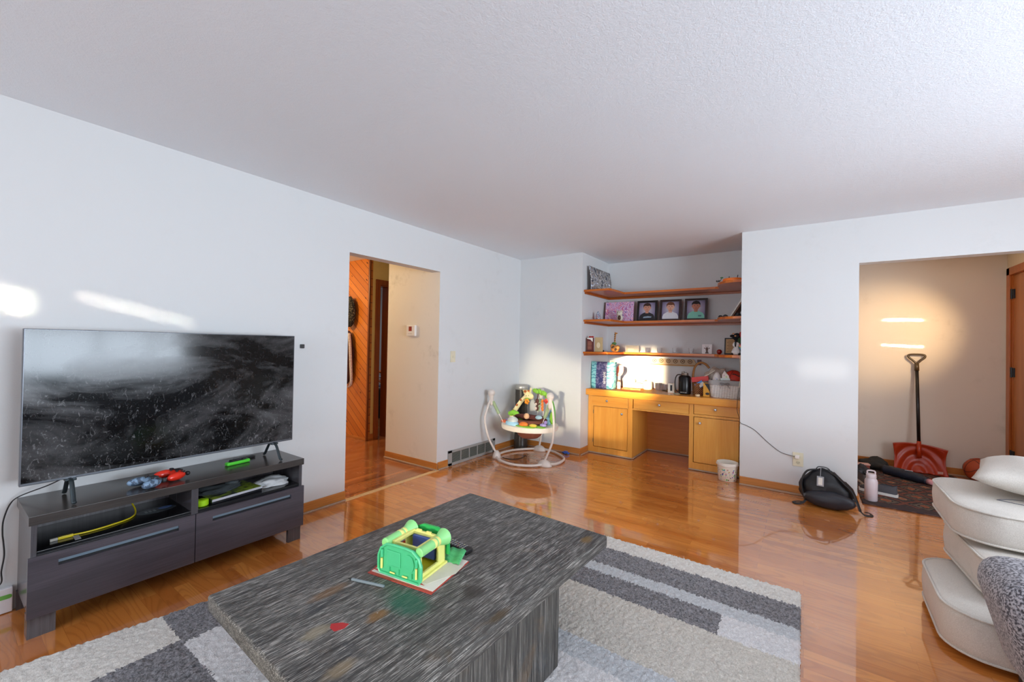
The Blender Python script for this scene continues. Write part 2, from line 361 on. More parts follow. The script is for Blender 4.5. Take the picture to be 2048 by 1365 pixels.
# right wall with a wide window, rear wall with a wide window (outside the picture, they light the room)
bm = B(); box(bm, XR, XR + .12, YR, 0.3, 0, H); box(bm, XR, XR + .12, 2.8, YB, 0, H); box(bm, XR, XR + .12, 0.3, 2.8, 0, .75); box(bm, XR, XR + .12, 0.3, 2.8, 2.12, H); S('wall_right', bm, W_MAIN)
bm = B(); box(bm, -.12, .4, YR - .12, YR, 0, H); box(bm, 3.6, XR + .12, YR - .12, YR, 0, H); box(bm, .4, 3.6, YR - .12, YR, 0, .7); box(bm, .4, 3.6, YR - .12, YR, 2.15, H); S('wall_rear', bm, W_MAIN)
WH = plain('white_window_paint', '#eeeeea', 0.4)
def window(name, axis, a0, a1, z0, z1, pos, n):
    bm = B(); t = .03
    def bar(p0, p1, q0, q1, d=.04):
        if axis == 'x': box(bm, pos - d / 2, pos + d / 2, p0, p1, q0, q1)
        else: box(bm, p0, p1, pos - d / 2, pos + d / 2, q0, q1)
    bar(a0, a1, z0, z0 + .05); bar(a0, a1, z1 - .05, z1); bar(a0, a0 + .05, z0, z1); bar(a1 - .05, a1, z0, z1)
    for i in range(1, n): c = a0 + (a1 - a0) * i / n; bar(c - t / 2, c + t / 2, z0, z1)
    bar(a0, a1, (z0 + z1) / 2 - t / 2, (z0 + z1) / 2 + t / 2)
    S(name, bm, WH)
window('window_1', 'x', 0.3, 2.8, .75, 2.12, XR + .05, 4); window('window_2', 'y', .4, 3.6, .7, 2.15, YR - .05, 4)
# hall beyond the doorway
bm = B(); box(bm, -3.2, -1.67, 3.45, 3.5, 0, H); S('wall_hall_panelling', bm, PINE)
bm = B(); box(bm, -1.80, -1.67, 3.50, 3.60, 0, H); box(bm, -1.80, -1.67, 3.60, 4.45, 2.11, H); box(bm, -1.80, -1.67, 4.45, 6.0, 0, H); S('wall_hall_cream', bm, W_CREAM)
bm = B(); box(bm, -4.3, -1.8, 5.6, 5.7, 0, H); box(bm, -4.4, -4.3, 3.45, 5.7, 0, H); box(bm, -4.4, -.1, .6, .7, 0, H); box(bm, -3.3, -3.2, .6, 3.5, 0, H); box(bm, -1.67, -.1, 6.0, 6.1, 0, H); box(bm, -.82, -.72, 3.21, 6.0, 0, H); box(bm, -4.3, -3.2, 3.45, 3.5, 0, H)
S('wall_hall', bm, W_GREY)
# bedroom door casing
bm = B(); box(bm, -1.67, -1.652, 3.545, 3.615, 0, 2.17, .004); box(bm, -1.67, -1.652, 3.615, 4.50, 2.10, 2.17, .004); box(bm, -1.80, -1.665, 3.60, 3.625, 0, 2.11, 0); box(bm, -1.80, -1.665, 3.60, 4.45, 2.085, 2.11); box(bm, -1.80, -1.665, 4.425, 4.45, 0, 2.11); box(bm, -1.67, -1.652, 4.44, 4.51, 0, 2.17, .004)
S('trim_1', bm, CASEW)
bm = B(); box(bm, -1.795, -1.675, 3.752, 3.86, 0, 2.085, .003); S('trim_3', bm, CASEW)
# thresholds and baseboards
def baseboard(name, p0, p1, side, h=.082, wood=None, rounds=True):
    """p0->p1 on the wall face; side = unit vector into the room"""
    bm = B(); x0, y0 = p0; x1, y1 = p1; sx, sy = side; t = .012
    def seg(t0, t1, z0, z1, bev, mi):
        xa, xb = sorted((x0 + sx * t0, x1 + sx * t1)); ya, yb = sorted((y0 + sy * t0, y1 + sy * t1))
        box(bm, xa, xb, ya, yb, z0, z1, bev, 2, mi)
    seg(0, t, 0, h, .004, 0)
    if rounds: seg(t, t + .016, 0, .017, .007, 1)
    S(name, bm, [wood or (BASEWY if sx else BASEW), ROUND])
baseboard('baseboard_left', (0, 1.0), (0, 2.04), (1, 0)); baseboard('baseboard_left_2', (0, 3.10), (0, 3.245), (1, 0)); baseboard('baseboard_left_3', (0, 4.075), (0, 4.58), (1, 0))
baseboard('baseboard_thermostat', (-.82, 3.09), (0.012, 3.09), (0, -1), .075); baseboard('baseboard_back', (0.012, YB), (.9, YB), (0, -1)); baseboard('baseboard_alcove', (.9, YB - .012), (.9, 4.785), (1, 0))
baseboard('baseboard_back_right', (2.59, YB), (3.47, YB), (0, -1)); baseboard('baseboard_entry', (3.32, YE), (XE, YE), (0, -1)); baseboard('baseboard_entry_jamb', (3.47, YB), (3.47, YB + .12), (1, 0), rounds=False)
baseboard('baseboard_hall', (-1.67, 3.46), (-1.67, 3.545), (1, 0), rounds=False); baseboard('baseboard_panelling', (-3.2, 3.45), (-1.67, 3.45), (0, -1), h=.03, rounds=False)
bm = B(); box(bm, -.015, .03, 2.03, 3.10, 0, .006, .003); S('trim_threshold', bm, woodmat('threshold_wood', '#d9b47e', '#e6c796', '#b98d55', 'y', 1, .3))
bm = B(); box(bm, -1.684, -1.655, 3.436, 3.462, 0, H, .006); S('trim_corner', bm, woodmat('corner_moulding', '#7d3f14', '#93501d', '#5d2b0c', 'z', 1, .35))
# entry door with casing and black hinges
bm = B(); box(bm, XE - .018, XE, 6.24, 6.315, 0, 2.165, .004); box(bm, XE - .018, XE, 5.14, 6.315, 2.09, 2.165, .004); box(bm, XE - .018, XE, 5.14, 5.215, 0, 2.165, .004); box(bm, XE - .0005, XE + .119, 6.2255, 6.2435, 0, 2.089); box(bm, XE - .0005, XE + .119, 5.2165, 6.2435, 2.086, 2.0995); S('trim_2', bm, woodmat('entry_casing', '#a4571d', '#b7682a', '#864212', 'z', .8, .35))
bm = B(); box(bm, XE + .01, XE + .05, 5.225, 6.225, .01, 2.085, .003); d1 = S('door_1', bm, DOORW)
BLK = plain('black_metal', '#17161a', 0.4)
for z in (.30, 1.12, 1.90):
    bm = B(); cone(bm, (XE - .004, 6.232, z - .05), (XE - .004, 6.232, z + .05), .009, n=12); box(bm, XE - .003, XE + .0095, 6.19, 6.226, z - .045, z + .045)
    O('hinge', bm, BLK, d1)
bm = B(); ball(bm, (XE - .04, 5.32, .95), .03); cone(bm, (XE - .03, 5.32, .95), (XE + .0095, 5.32, .95), .012); O('door_knob', bm, M.setdefault('brass', N('brass', .3, '#b08d4a', Metallic=1.0).m), d1, True)
#==BIG==
# rug
CRM = pile('rug_cream', '#d0cbc2', '#f6f3ec', 170, '#dedad1'); DRK = pile('rug_charcoal', '#2e2d31', '#a3a1a6', 130, '#5a595e'); LGT = pile('rug_light', '#cccbcc', '#f6f5f5', 170, '#dbdbdc')
BEI = pile('rug_beige', '#bbb5a9', '#e6e1d7', 150, '#cdc7bc'); BLU = pile('rug_pale_grey', '#b0b4b8', '#dfe3e6', 170, '#c2c6ca')
rug = T('area_rug', 'grey, cream and charcoal striped shag area rug under the coffee table', 'rug')
random.seed(4)
ys = [-.9, .668, 1.58, 1.70, 2.085, 2.255, 2.350, 2.555, 2.715]
def rugmat(x, y):
    if y < .668: return 0 if x < .92 else 1
    if x < .95 and y < 1.2: return 1
    if y < 1.2 and x < 1.9: return 2
    if y < 1.58: return 2
    if y < 1.70: return 4
    if y < 2.085: return 3
    if y < 2.255: return 1 if x < 2.78 else 2
    if y < 2.350: return 4
    if y < 2.555: return 1
    return 0
def left(y): return .575 + .115 * (y - .2) / .65 if y < .85 else .69 + .07 * (y - .85) / 1.85
bm = B(); NX, NY = 360, 420
X0, X1, Y0, Y1 = .56, 3.09, -.9, 2.715
grid = []
for j in range(NY + 1):
    row = []
    for i in range(NX + 1):
        y = Y0 + (Y1 - Y0) * j / NY; xa = left(y); x = xa + (X1 - xa) * i / NX
        e = i in (0, NX) or j in (0, NY)
        row.append(bm.verts.new((x + random.uniform(-.002, .002), y + random.uniform(-.003, .003), .006 if e else .020 + random.uniform(-.004, .004))))
    grid.append(row)
for j in range(NY):
    for i in range(NX):
        f = bm.faces.new((grid[j][i], grid[j][i + 1], grid[j + 1][i + 1], grid[j + 1][i])); c = f.calc_center_median()
        f.material_index = rugmat(c.x + random.uniform(-.004, .004), c.y + random.uniform(-.004, .004))
O('pile', bm, [CRM, DRK, LGT, BEI, BLU], rug, True)
bm = B(); box(bm, .80, 3.085, -.89, 2.705, .0005, .005); O('backing', bm, plain('rug_backing', '#b8b2a8', .9), rug)
# coffee table
tb = T('coffee_table', 'large weathered black wooden coffee table on the rug, scratched plank top', 'table', (1.876, 1.23, .0255), R(-2.6))
bm = B(); box(bm, -.44, .44, -.66, .66, .341, .3945, .010, 3); O('tabletop', bm, TBL, tb, 40)
bm = B(); box(bm, -.44, .44, -.66, .66, .345, .349, .001); bm.free()
bm = B(); box(bm, -.37, .41, -.35, .28, 0, .341, .004); O('pedestal', bm, TBLZ, tb)
bm = B()
poly = [(0, 0), (.03, .012), (.055, .01), (.052, -.012), (.03, -.03), (.008, -.018)]
prism(bm, poly, .0006, Matrix.Translation((.03, -.47, .3947)) @ Matrix.Rotation(.5, 4, 'Z')); O('paint_spot', bm, plain('red_paint', '#b3262a', .5), tb)
bm = B(); random.seed(8)
for (x, y, rx, ry) in ((-.18, .05, .09, .05), (-.2, .02, .05, .03), (.02, -.33, .05, .02)):
    pass
bm.free()
# tv bench
st = T('tv_bench', 'low black-brown tv bench with two drawers and open shelves on the left wall', 'tv stand')
y0, y1, xf0 = .285, 1.485, .375
bm = B(); box(bm, .005, xf0 + .005, y0, y1, .490, .530, .0015); O('top_panel', bm, ESP, st)
bm = B(); box(bm, .005, xf0 - .004, y0 + .008, y0 + .026, .09, .490, .001); O('side_panel', bm, ESPZ, st)
bm = B(); box(bm, .005, xf0 - .004, y1 - .026, y1 - .008, .09, .490, .001); O('side_panel', bm, ESPZ, st)
bm = B(); box(bm, .020, xf0 - .004, .868, .900, .09, .490, .001); O('divider', bm, ESPZ, st)
bm = B(); box(bm, .006, .018, y0 + .026, y1 - .026, .09, .490); O('back_panel', bm, ESPZ, st)
GL = N('glossy_black_shelf', 0.12, '#16171a').m
for ya, yb in ((y0 + .026, .868), (.900, y1 - .026)):
    bm = B(); box(bm, .018, xf0 - .006, ya, yb, .352, .370, .001); O('shelf', bm, [GL], st)
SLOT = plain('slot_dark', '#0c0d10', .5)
def drawer(ya, yb, sa, sb, za, zb):
    bm = B(); x0_, x1_ = xf0 - .003, xf0 + .012; z0_, z1_ = .092, .352
    box(bm, x0_, x1_, ya, yb, zb, z1_); box(bm, x0_, x1_, ya, yb, z0_, za); box(bm, x0_, x1_, ya, sa, za, zb); box(bm, x0_, x1_, sb, yb, za, zb)
    d = O('drawer', bm, ESPD, st)
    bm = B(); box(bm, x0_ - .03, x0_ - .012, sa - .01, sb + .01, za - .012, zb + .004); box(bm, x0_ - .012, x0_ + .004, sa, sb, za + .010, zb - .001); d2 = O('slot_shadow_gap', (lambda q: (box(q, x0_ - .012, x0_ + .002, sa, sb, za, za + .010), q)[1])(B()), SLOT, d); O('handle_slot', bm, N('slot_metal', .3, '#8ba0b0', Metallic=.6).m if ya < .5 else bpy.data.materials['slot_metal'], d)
drawer(y0, .883, .375, .812, .292, .318); drawer(.887, y1 - .001, .965, 1.400, .290, .316)
for ya, yb in ((y0 + .004, .374), (1.395, y1 - .01)):
    bm = B(); box(bm, xf0 - .028, xf0 - .006, ya, yb, 0, .095); box(bm, xf0 - .075, xf0 - .028, ya if ya < .5 else yb - .02, ya + .02 if ya < .5 else yb, 0, .095); O('leg', bm, ESPZ, st)
    bm = B(); box(bm, .01, .032, ya, yb, 0, .09); O('leg', bm, ESPZ, st)
# television
tv = T('television', 'large flat screen television with a smeared, dusty screen standing on the tv bench', 'television', (.215, .876, .631), 0)
TVF = N('tv_frame_metal', .35, '#6c7076', Metallic=.8).m
bm = B(); hw, hh = .6075, .712
box(bm, -.018, .012, -hw, hw, 0, hh, .003); O('housing', bm, [TVF], tv)
def screen():
    a = N('dirty_screen', .12, '#050506'); v = a.coord()
    big = a.noise(a.coord((1, 1.2, 2.6)), 1.6, 5, .6, .8); fine = a.noise(a.coord((1, 3, 1.6), rot=(R(35), 0, 0)), 16, 8, .75, 1.6)
    fine2 = a.noise(a.coord((1, 1.2, 4), rot=(R(-30), 0, 0)), 30, 6, .8, 2.0)
    sep = a.n('ShaderNodeSeparateXYZ', {0: v})
    low = a.ramp(sep.outputs[2], [(.02, 1.0), (.30, .7), (.48, .25), (.70, .2)])
    sm = a.math('MULTIPLY', a.ramp(fine, [(.56, 0.0), (.72, 1.0)]), low)
    sm2 = a.math('MULTIPLY', a.ramp(fine2, [(.62, 0.0), (.70, 1.0)]), low)
    bigm = a.ramp(big, [(.45, 0.0), (.75, 1.0)])
    dust = a.math('MINIMUM', 1.0, a.math('ADD', a.math('MULTIPLY', sm, .38), a.math('ADD', a.math('MULTIPLY', sm2, .45), a.math('MULTIPLY', bigm, .16))))
    a.col(a.mix(dust, '#060607', '#d5d5d8'))
    a.rgh(a.math('ADD', .10, a.math('MULTIPLY', a.math('ADD', bigm, sm), .16)))
    a.b.inputs['Specular IOR Level'].default_value = 0.3
    return a.m
bm = B(); box(bm, .0121, .0131, -hw + .005, hw - .005, .012, hh - .004); O('screen', bm, screen(), tv)
TVL = N('tv_foot_metal', .35, '#3c464a', Metallic=.6).m
for y in (-.448, .485):
    bm = B(); tube(bm, [(.0, y, .0), (.045, y, -.012), (.098, y, -.085), (.115, y, -.091)], .008, 8, k=5, flat=(.007, .009))
    tube(bm, [(.0, y, .0), (-.045, y, -.012), (-.105, y, -.085), (-.120, y, -.091)], .008, 8, k=5, flat=(.007, .009)); box(bm, -.02, .03, y - .02, y + .02, -.008, .003, .003)
    O('foot', bm, TVL, tv, True)
#==CABINET==
cb = T('desk_cabinet', 'built-in maple desk cabinet with a knee hole filling the alcove', 'cabinet')
yf = 4.79
bm = B()
for xa, xb in ((.905, .975), (1.405, 1.462), (2.083, 2.125), (2.563, 2.586)): box(bm, xa, xb, yf, yf + .02, .003, .715)
for xa, xb, za, zb in ((.975, 1.405, .003, .082), (.975, 1.405, .583, .592), (.975, 1.405, .70, .715), (1.462, 2.083, .700, .715), (2.125, 2.563, .003, .084), (2.125, 2.563, .575, .600), (2.125, 2.563, .702, .715), (1.462, 2.083, .575, .592)): box(bm, xa, xb, yf + .0006, yf + .02, za, zb)
O('face_frame', bm, CABV, cb)
bm = B(); box(bm, 1.440, 1.462, yf + .02, YA - .03, .003, .715); O('side_panel', bm, woodmat('maple_veneer_side', '#d8943a', '#e6a94f', '#c47f2a', 'z', .4, .32, .5), cb)
bm = B(); box(bm, 2.083, 2.105, yf + .02, YA - .03, .003, .715); O('side_panel', bm, CABV, cb)
bm = B(); box(bm, 1.462, 2.083, YA - .045, YA - .03, .003, .715); O('back_panel', bm, woodmat('plywood_back', '#b8702c', '#c47c36', '#9a5a20', 'x', .6, .35, .5), cb)
KN = N('glass_knob', .12, '#c8ccd0', Metallic=.75).m
def knob(x, y, z, par):
    bm = B(); cone(bm, (x, y, z), (x, y - .014, z), .005, n=10); lathe(bm, [(.008, 0), (.014, .003), (.0155, .009), (.012, .014), (.006, .016)], (x, y - .012, z), 10, rot=Matrix.Rotation(R(90), 3, 'X')); O('knob', bm, KN, par, 30)
for xa, xb, za, zb, kx, out in ((.962, 1.417, .585, .703, 1.164, .028), (1.474, 2.078, .594, .704, 1.771, .006), (2.131, 2.562, .604, .706, 2.342, .006)):
    bm = B(); box(bm, xa, xb, yf - out, yf + .012 if out < .02 else yf - .006, za, zb, .003); d = O('drawer', bm, CABH, cb); knob(kx, yf - out, (za + zb) / 2 + .012, d)
    if out > .02:
        bm = B(); box(bm, xa + .02, xb - .02, yf - .006, yf + .10, za + .01, zb - .015); O('drawer_box', bm, CABH, d)
for xa, xb, za, zb, kx, kz, hx in ((.982, 1.401, .088, .578, 1.34, .514, .974), (2.131, 2.558, .090, .570, 2.194, .511, 2.566)):
    bm = B(); box(bm, xa, xb, yf - .002, yf + .015, za, zb, .002); d = O('door', bm, CABV, cb); knob(kx, yf - .002, kz, d)
    for z in (za + .07, zb - .07):
        bm = B(); cone(bm, (hx, yf - .004, z - .022), (hx, yf - .004, z + .022), .004, n=8); O('hinge', bm, plain('dull_brass', '#8b7a55', .4), d)
for q in ((.905, 1.462, yf - .014, yf), (2.083, 2.586, yf - .014, yf), (1.462, 1.476, yf, YA - .05), (1.476, 2.083, YA - .058, YA - .045)): bm = B(); box(bm, *q, .003, .018, .005); O('shoe_moulding', bm, ROUND, cb)
bm = B(); box(bm, .902, 2.588, 4.715, YA - .001, .716, .790, .004); tag(O('desk_counter', bm, COUNTER), 'thick glossy maple counter across the top of the desk cabinet', 'counter')
# wall shelves: L-shaped, with a rounded lobe at the right front
def shelf(z1, label, lobe=True, t=.024):
    s = T('wall_shelf', label, 'shelf', group=None)
    pl = [(.902, YA - .002), (.902, 4.62), (1.215, 4.62), (1.225, 5.055)]
    pl = [(.902, YA - .002), (.902, 4.62), (1.21, 4.62), (1.235, 4.66), (1.250, 5.055)]
    pl += [(2.28, 5.055)] if lobe else []
    if lobe: pl += [(2.325, 5.04), (2.330, 4.90), (2.345, 4.80), (2.38, 4.71), (2.44, 4.65), (2.51, 4.625), (2.588, 4.62)]
    else: pl += [(2.588, 5.055)]
    pl += [(2.588, YA - .002)]
    bm = B(); prism(bm, pl, t, Matrix.Translation((0, 0, z1 - t))); O('board', bm, SHELFW, s)
    bm = B(); box(bm, .902, .922, 4.64, YA - .002, z1 - t - .024, z1 - t, .003); box(bm, .922, 2.587, YA - .022, YA - .002, z1 - t - .024, z1 - t, .003); box(bm, 2.567, 2.587, 4.68, YA - .022, z1 - t - .024, z1 - t, .003); O('cleat', bm, woodmat('cleat_wood', '#a14c0c', '#b75f18', '#7a3608', 'x', .8, .3, .5), s)
    return s
shelf(1.992, 'topmost L-shaped wooden wall shelf in the alcove, under the ceiling'); shelf(1.630, 'middle wooden wall shelf in the alcove, carrying the three school photos'); shelf(1.243, 'lowest wooden wall shelf in the alcove, just above the counter')
# return-air grille on left wall
gr = T('wall_vent', 'grey metal return-air grille low on the left wall by the doorway', 'vent')
GM = N('vent_paint', .45, '#9c9c98').m
bm = B()
ya, yb, za, zb = 3.25, 4.07, .004, .165
box(bm, .0, .010, ya, yb, za, za + .028, .002); box(bm, .0, .010, ya, yb, zb - .026, zb, .002); box(bm, .0, .010, ya, ya + .06, za, zb, .002); box(bm, .0, .010, yb - .05, yb, za, zb, .002)
for k in range(1, 5): y = ya + .06 + (yb - ya - .11) * k / 5; box(bm, .0, .010, y - .006, y + .006, za + .02, zb - .02, .001)
O('frame', bm, GM, gr)
bm = B(); nf = 34
for k in range(nf):
    z = za + .03 + (zb - za - .06) * k / (nf - 1) if False else 0
for k in range(9):
    z = za + .034 + k * .0125; vs = box(bm, .001, .0075, ya + .055, yb - .045, z, z + .002); xf(vs, Matrix.Translation((.004, 0, z)) @ Matrix.Rotation(R(35), 4, 'Y') @ Matrix.Translation((-.004, 0, -z)))
O('louvres', bm, plain('vent_louvre', '#77796f', .5), gr)
bm = B(); box(bm, .0002, .0012, ya + .05, yb - .04, za + .02, zb - .02); O('backing', bm, plain('vent_dust', '#4b4e49', .9, 60), gr)
#==SOFT==
UPH = None
def fabric(name, c1, c2, sc=420, rough=.9, stains=0.25, bstr=.35):
    a = N(name, rough, c1); v = a.coord()
    wv = a.n('ShaderNodeTexWave', {'Vector': v, 'Scale': sc / 3, 'Distortion': 2.0, 'Detail': 1.0}, bands_direction='DIAGONAL').outputs['Fac']
    f = a.noise(v, sc, 2, .6); c = a.mix(a.ramp(f, [(.40, 0.0), (.60, 1.0)]), c1, c2)
    st_ = a.ramp(a.noise(v, 5, 4, .6), [(.55, 0.0), (.75, 1.0)]); sp = a.ramp(a.noise(v, 75, 3, .7), [(.66, 0.0), (.70, 1.0)])
    c = a.mix(a.math('MULTIPLY', st_, stains), c, '#8f8a82'); c = a.mix(a.math('MULTIPLY', a.math('MULTIPLY', sp, st_), min(1, stains * 2.2)), c, '#4c4844')
    a.b.inputs['Sheen Weight'].default_value = .2
    a.col(c).bump(a.math('ADD', f, a.math('MULTIPLY', wv, .5)), bstr, .002); M[name] = a.m; return a.m
UPH = fabric('cream_upholstery', '#c6bfb5', '#d9d3ca')
def cushion(w_, d_, t_, puff=.03, edge=.035, n=26, corner=.09, sag=0):
    """boxed cushion: flat-ish top and bottom with crown, upright border, rounded plan corners; base at z=0"""
    bm = B(); rings = []
    plan = []
    base = rrect(w_, d_, corner, 7)
    for (x, y) in base: plan.append(Vector((x, y, 0)))
    # resample densely
    dense = []
    for i in range(len(plan)):
        a_, b_ = plan[i], plan[(i + 1) % len(plan)]; k = max(1, int((b_ - a_).length / .03))
        for j in range(k): dense.append(a_.lerp(b_, j / k))
    prof = [(.0, -.0), (.25, 0), (.5, .0), (.7, .0), (.85, .0), (.95, .0), (.99, .0)]
    m = len(dense)
    def ring(s, z): return [bm.verts.new((p.x * s, p.y * s, z + (sag * (p.x * s / w_ * 2)))) for p in dense]
    R_ = []
    for s in (.3, .55, .75, .88, .96): R_.append(ring(s, puff * .0 + 0 - 0 + (puff * .25) * (1 - (1 - s) * 0) * 0 + puff * (s ** 4) * .5))
    zb_, zt_ = puff * .6, t_ - puff * .6
    nb = 6
    for i in range(nb + 1):
        q = i / nb; z = zb_ + (zt_ - zb_) * q; s = 1 + .018 * math.sin(PI * q); R_.append(ring(s, z))
    for s in (.96, .88, .75, .55, .3): R_.append(ring(s, t_ - puff * (s ** 4) * .5))
    for a_, b_ in zip(R_, R_[1:]):
        for j in range(m): bm.faces.new((a_[j], a_[(j + 1) % m], b_[(j + 1) % m], b_[j]))
    bm.faces.new(R_[0][::-1]); bm.faces.new(R_[-1])
    return bm, dense, zb_, zt_
def seat_cushion(name, label, loc, rz, w_, d_, t_, tilt=(0, 0), piping=True, puff=.03, corner=.09, cat='cushion', group='cream sofa cushions piled on the floor'):
    t = T(name, label, cat, loc, group=group, rot=(tilt[0], tilt[1], rz))
    bm, dense, zb_, zt_ = cushion(w_, d_, t_, puff, corner=corner); O('cushion_body', bm, UPH, t, True)
    for z in (zb_, zt_):
        bm = B(); tube(bm, [(p.x * 1.004, p.y * 1.004, z) for p in dense], .0055, 6, closed=True, k=1); O('piping', bm, UPH, t, True)
    return t
CUSH = [((3.98, 2.86, .012), -.03, .74, .64, .200, (0, 0), .14), ((4.11, 3.02, .216), .06, .74, .66, .182, (0, 0), .12), ((4.085, 3.19, .402), -.02, .75, .68, .175, (0, 0), .15)]
seat_cushion('sofa_cushion', 'lowest cream seat cushion of the stack, lying on the laminate floor', *CUSH[0][:2], *CUSH[0][2:5], CUSH[0][5], corner=CUSH[0][6])
seat_cushion('sofa_cushion', 'middle cream seat cushion, squeezed between two others in the stack', *CUSH[1][:2], *CUSH[1][2:5], CUSH[1][5], corner=CUSH[1][6])
seat_cushion('sofa_cushion', 'thick cream seat cushion with pen scribbles, topmost of the stack under the pillow', *CUSH[2][:2], *CUSH[2][2:5], CUSH[2][5], corner=CUSH[2][6])
cs = [o for o in COL.objects if o.name.startswith('sofa_cushion')][-1]
bm = B()
for pts in ([(-.20, -.10), (-.12, -.13), (-.02, -.15), (.06, -.15)], [(-.20, -.10), (-.15, -.06), (-.08, -.04)], [(-.06, -.10), (-.02, -.125), (.05, -.12), (.03, -.095), (-.04, -.09)]): tube(bm, [(x, y, .1755) for x, y in pts], .0016, 6, k=5)
O('pen_scribble', bm, plain('pen_blue_grey', '#5a5a66', .7), cs)
# pillow
def pillow(w_, d_, t_):
    bm = B(); n = 24; vt, vb = {}, {}
    for i in range(n + 1):
        for j in range(n + 1):
            u, v_ = -1 + 2 * i / n, -1 + 2 * j / n
            k = (max(0, 1 - abs(u) ** 2.6) * max(0, 1 - abs(v_) ** 2.6)) ** .5
            pin = 1 - .08 * (1 - abs(u * v_)) * (1 if True else 0) * (abs(u) ** 3 + abs(v_) ** 3) / 2
            x, y = u * w_ / 2 * pin, v_ * d_ / 2 * pin
            wr = .006 * math.sin(9 * u + 3 * v_) * k
            vt[i, j] = bm.verts.new((x, y, t_ / 2 + t_ / 2 * k + wr)); 
            if i in (0, n) or j in (0, n): vb[i, j] = vt[i, j]
            else: vb[i, j] = bm.verts.new((x, y, t_ / 2 - t_ / 2 * k))
    for i in range(n):
        for j in range(n):
            bm.faces.new((vt[i, j], vt[i + 1, j], vt[i + 1, j + 1], vt[i, j + 1])); bm.faces.new((vb[i, j], vb[i, j + 1], vb[i + 1, j + 1], vb[i + 1, j]))
    return bm
pw = T('throw_pillow', 'soft cream back pillow with a piped edge, lying on top of the cushion stack', 'pillow', (4.19, 3.27, .590), rot=(R(0), R(0), R(-16)))
O('pillow_body', pillow(.66, .62, .17), UPH, pw, True)
bm = B(); tube(bm, [((-.33 + .66 * i / 12) * .92, -.31 * .93 - .0 + 0, .085) for i in range(13)], .005, 6, k=1); O('piping', bm, UPH, pw, True)
# grey textured sofa, mostly outside the frame
SOF = fabric('charcoal_boucle', '#3e3d44', '#b4b3ba', 130, .95, .0, .9)
sf = T('sofa', 'charcoal flecked boucle sofa at the right edge of the picture', 'sofa', (0, 0, 0))
bm = B(); vs = box(bm, 3.655, 4.74, 2.10, 2.485, .07, .528, .11, 7)
for q in vs: q.co.x += .12 * max(0, (.40 - q.co.z) / .33) ** 1.6 * (1 if q.co.x < 4 else 0); q.co.y -= .03 * max(0, (.40 - q.co.z) / .33) * (1 if q.co.y > 2.3 else 0)
O('armrest', bm, SOF, sf, True)
bm = B(); box(bm, 3.75, 4.72, .45, 2.11, .09, .40, .05, 4); O('seat', bm, SOF, sf, True)
bm = B(); box(bm, 4.50, 4.78, .45, 2.42, .09, .82, .08, 5); O('backrest', bm, SOF, sf, True)
bm = B(); box(bm, 3.72, 4.72, .12, .46, .09, .545, .10, 6); O('armrest', bm, SOF, sf, True)
for x, y in ((3.80, 2.40), (4.64, 2.37), (3.79, .2), (4.64, .2)):
    bm = B(); box(bm, x - .03, x + .03, y - .03, y + .03, 0, .10, .004); O('leg', bm, plain('black_plastic', '#1a1a1c', .45), sf)
#==DETAIL==
WHP = plain('white_plastic', '#e6e0da', 0.35); IVP = plain('ivory_plastic', '#ddd6bb', 0.4); BKP = plain('black_plastic', '#1a1a1c', 0.45); GRP = plain('dark_grey_plastic', '#3a3b3e', 0.4)
GRN = plain('lime_plastic', '#8cc63f', 0.4); TEAL = plain('green_plastic', '#4cc08a', 0.35); LTG = plain('light_green_plastic', '#8fdb8c', 0.35); YEL = plain('pale_yellow_plastic', '#eae98a', 0.4)
BLU_ = plain('blue_plastic', '#4d63b8', 0.35); RED = plain('red_plastic', '#d8402c', 0.3); ORG = plain('orange_plastic', '#ef7f2c', 0.4); LBL = plain('light_blue_plastic', '#9cc9e0', 0.4); BRN = plain('brown_plush', '#5a342a', 0.9, 80)
PUR = plain('purple_plastic', '#a796cf', 0.4); CREAM_P = plain('cream_plush', '#f2e2ae', 0.9, 80); PAPER = plain('paper', '#e5e3da', 0.8); MET = N('bright_metal', .25, '#c8c8c8', Metallic=1.0).m
def off(b): return lambda *p: tuple(p[i] - b[i] for i in range(3))
# --- coffee table top (z = .420)
ZT = .4205
toy = T('toy_playhouse', 'green and yellow plastic toy playhouse lying on its back on the coffee table', 'toy', (1.846, 1.135, ZT + .006), R(8))
# local: x to the right along the green plate, y away from camera, z up
def plate(bm, y, w_, h_, t_, mi=0):
    pl = [(-w_ / 2 + .01, 0), (w_ / 2 - .01, 0), (w_ / 2, .012), (w_ / 2, h_ * .55), (w_ / 2 - .012, h_ * .80), (w_ / 2 - .04, h_ * .97), (w_ / 2 - .075, h_), (-w_ / 2 + .075, h_), (-w_ / 2 + .04, h_ * .97), (-w_ / 2 + .012, h_ * .80), (-w_ / 2, h_ * .55), (-w_ / 2, .012)]
    prism(bm, pl, t_, Matrix.Translation((0, y + t_, 0)) @ Matrix.Rotation(R(90), 4, 'X'), mi)
    return pl
WP, HP = .205, .115
bm = B(); pl = plate(bm, -.085, WP, HP, .008)
rim = [(x, -.088, z) for x, z in pl]; tube(bm, rim, .005, 8, closed=True, k=1)
box(bm, -.062, .006, -.0885, -.084, .035, .092, .003); prism(bm, ellipse(.026, .032), .004, Matrix.Translation((.045, -.085, .062)) @ Matrix.Rotation(R(90), 4, 'X'))
for x in (-.084, .084): cone(bm, (x, -.089, .060), (x, -.089, .090), .0065, n=12)
for x in (-.045, .0, .062): box(bm, x - .0015, x + .0015, -.092, -.085, .012, .03)
O('front_plate', bm, TEAL, toy)
for x in (-.084, .084): bm = B(); cone(bm, (x, -.0905, .018), (x, -.0905, .056), .0045, n=10); O('hinge_pin', bm, YEL, toy)
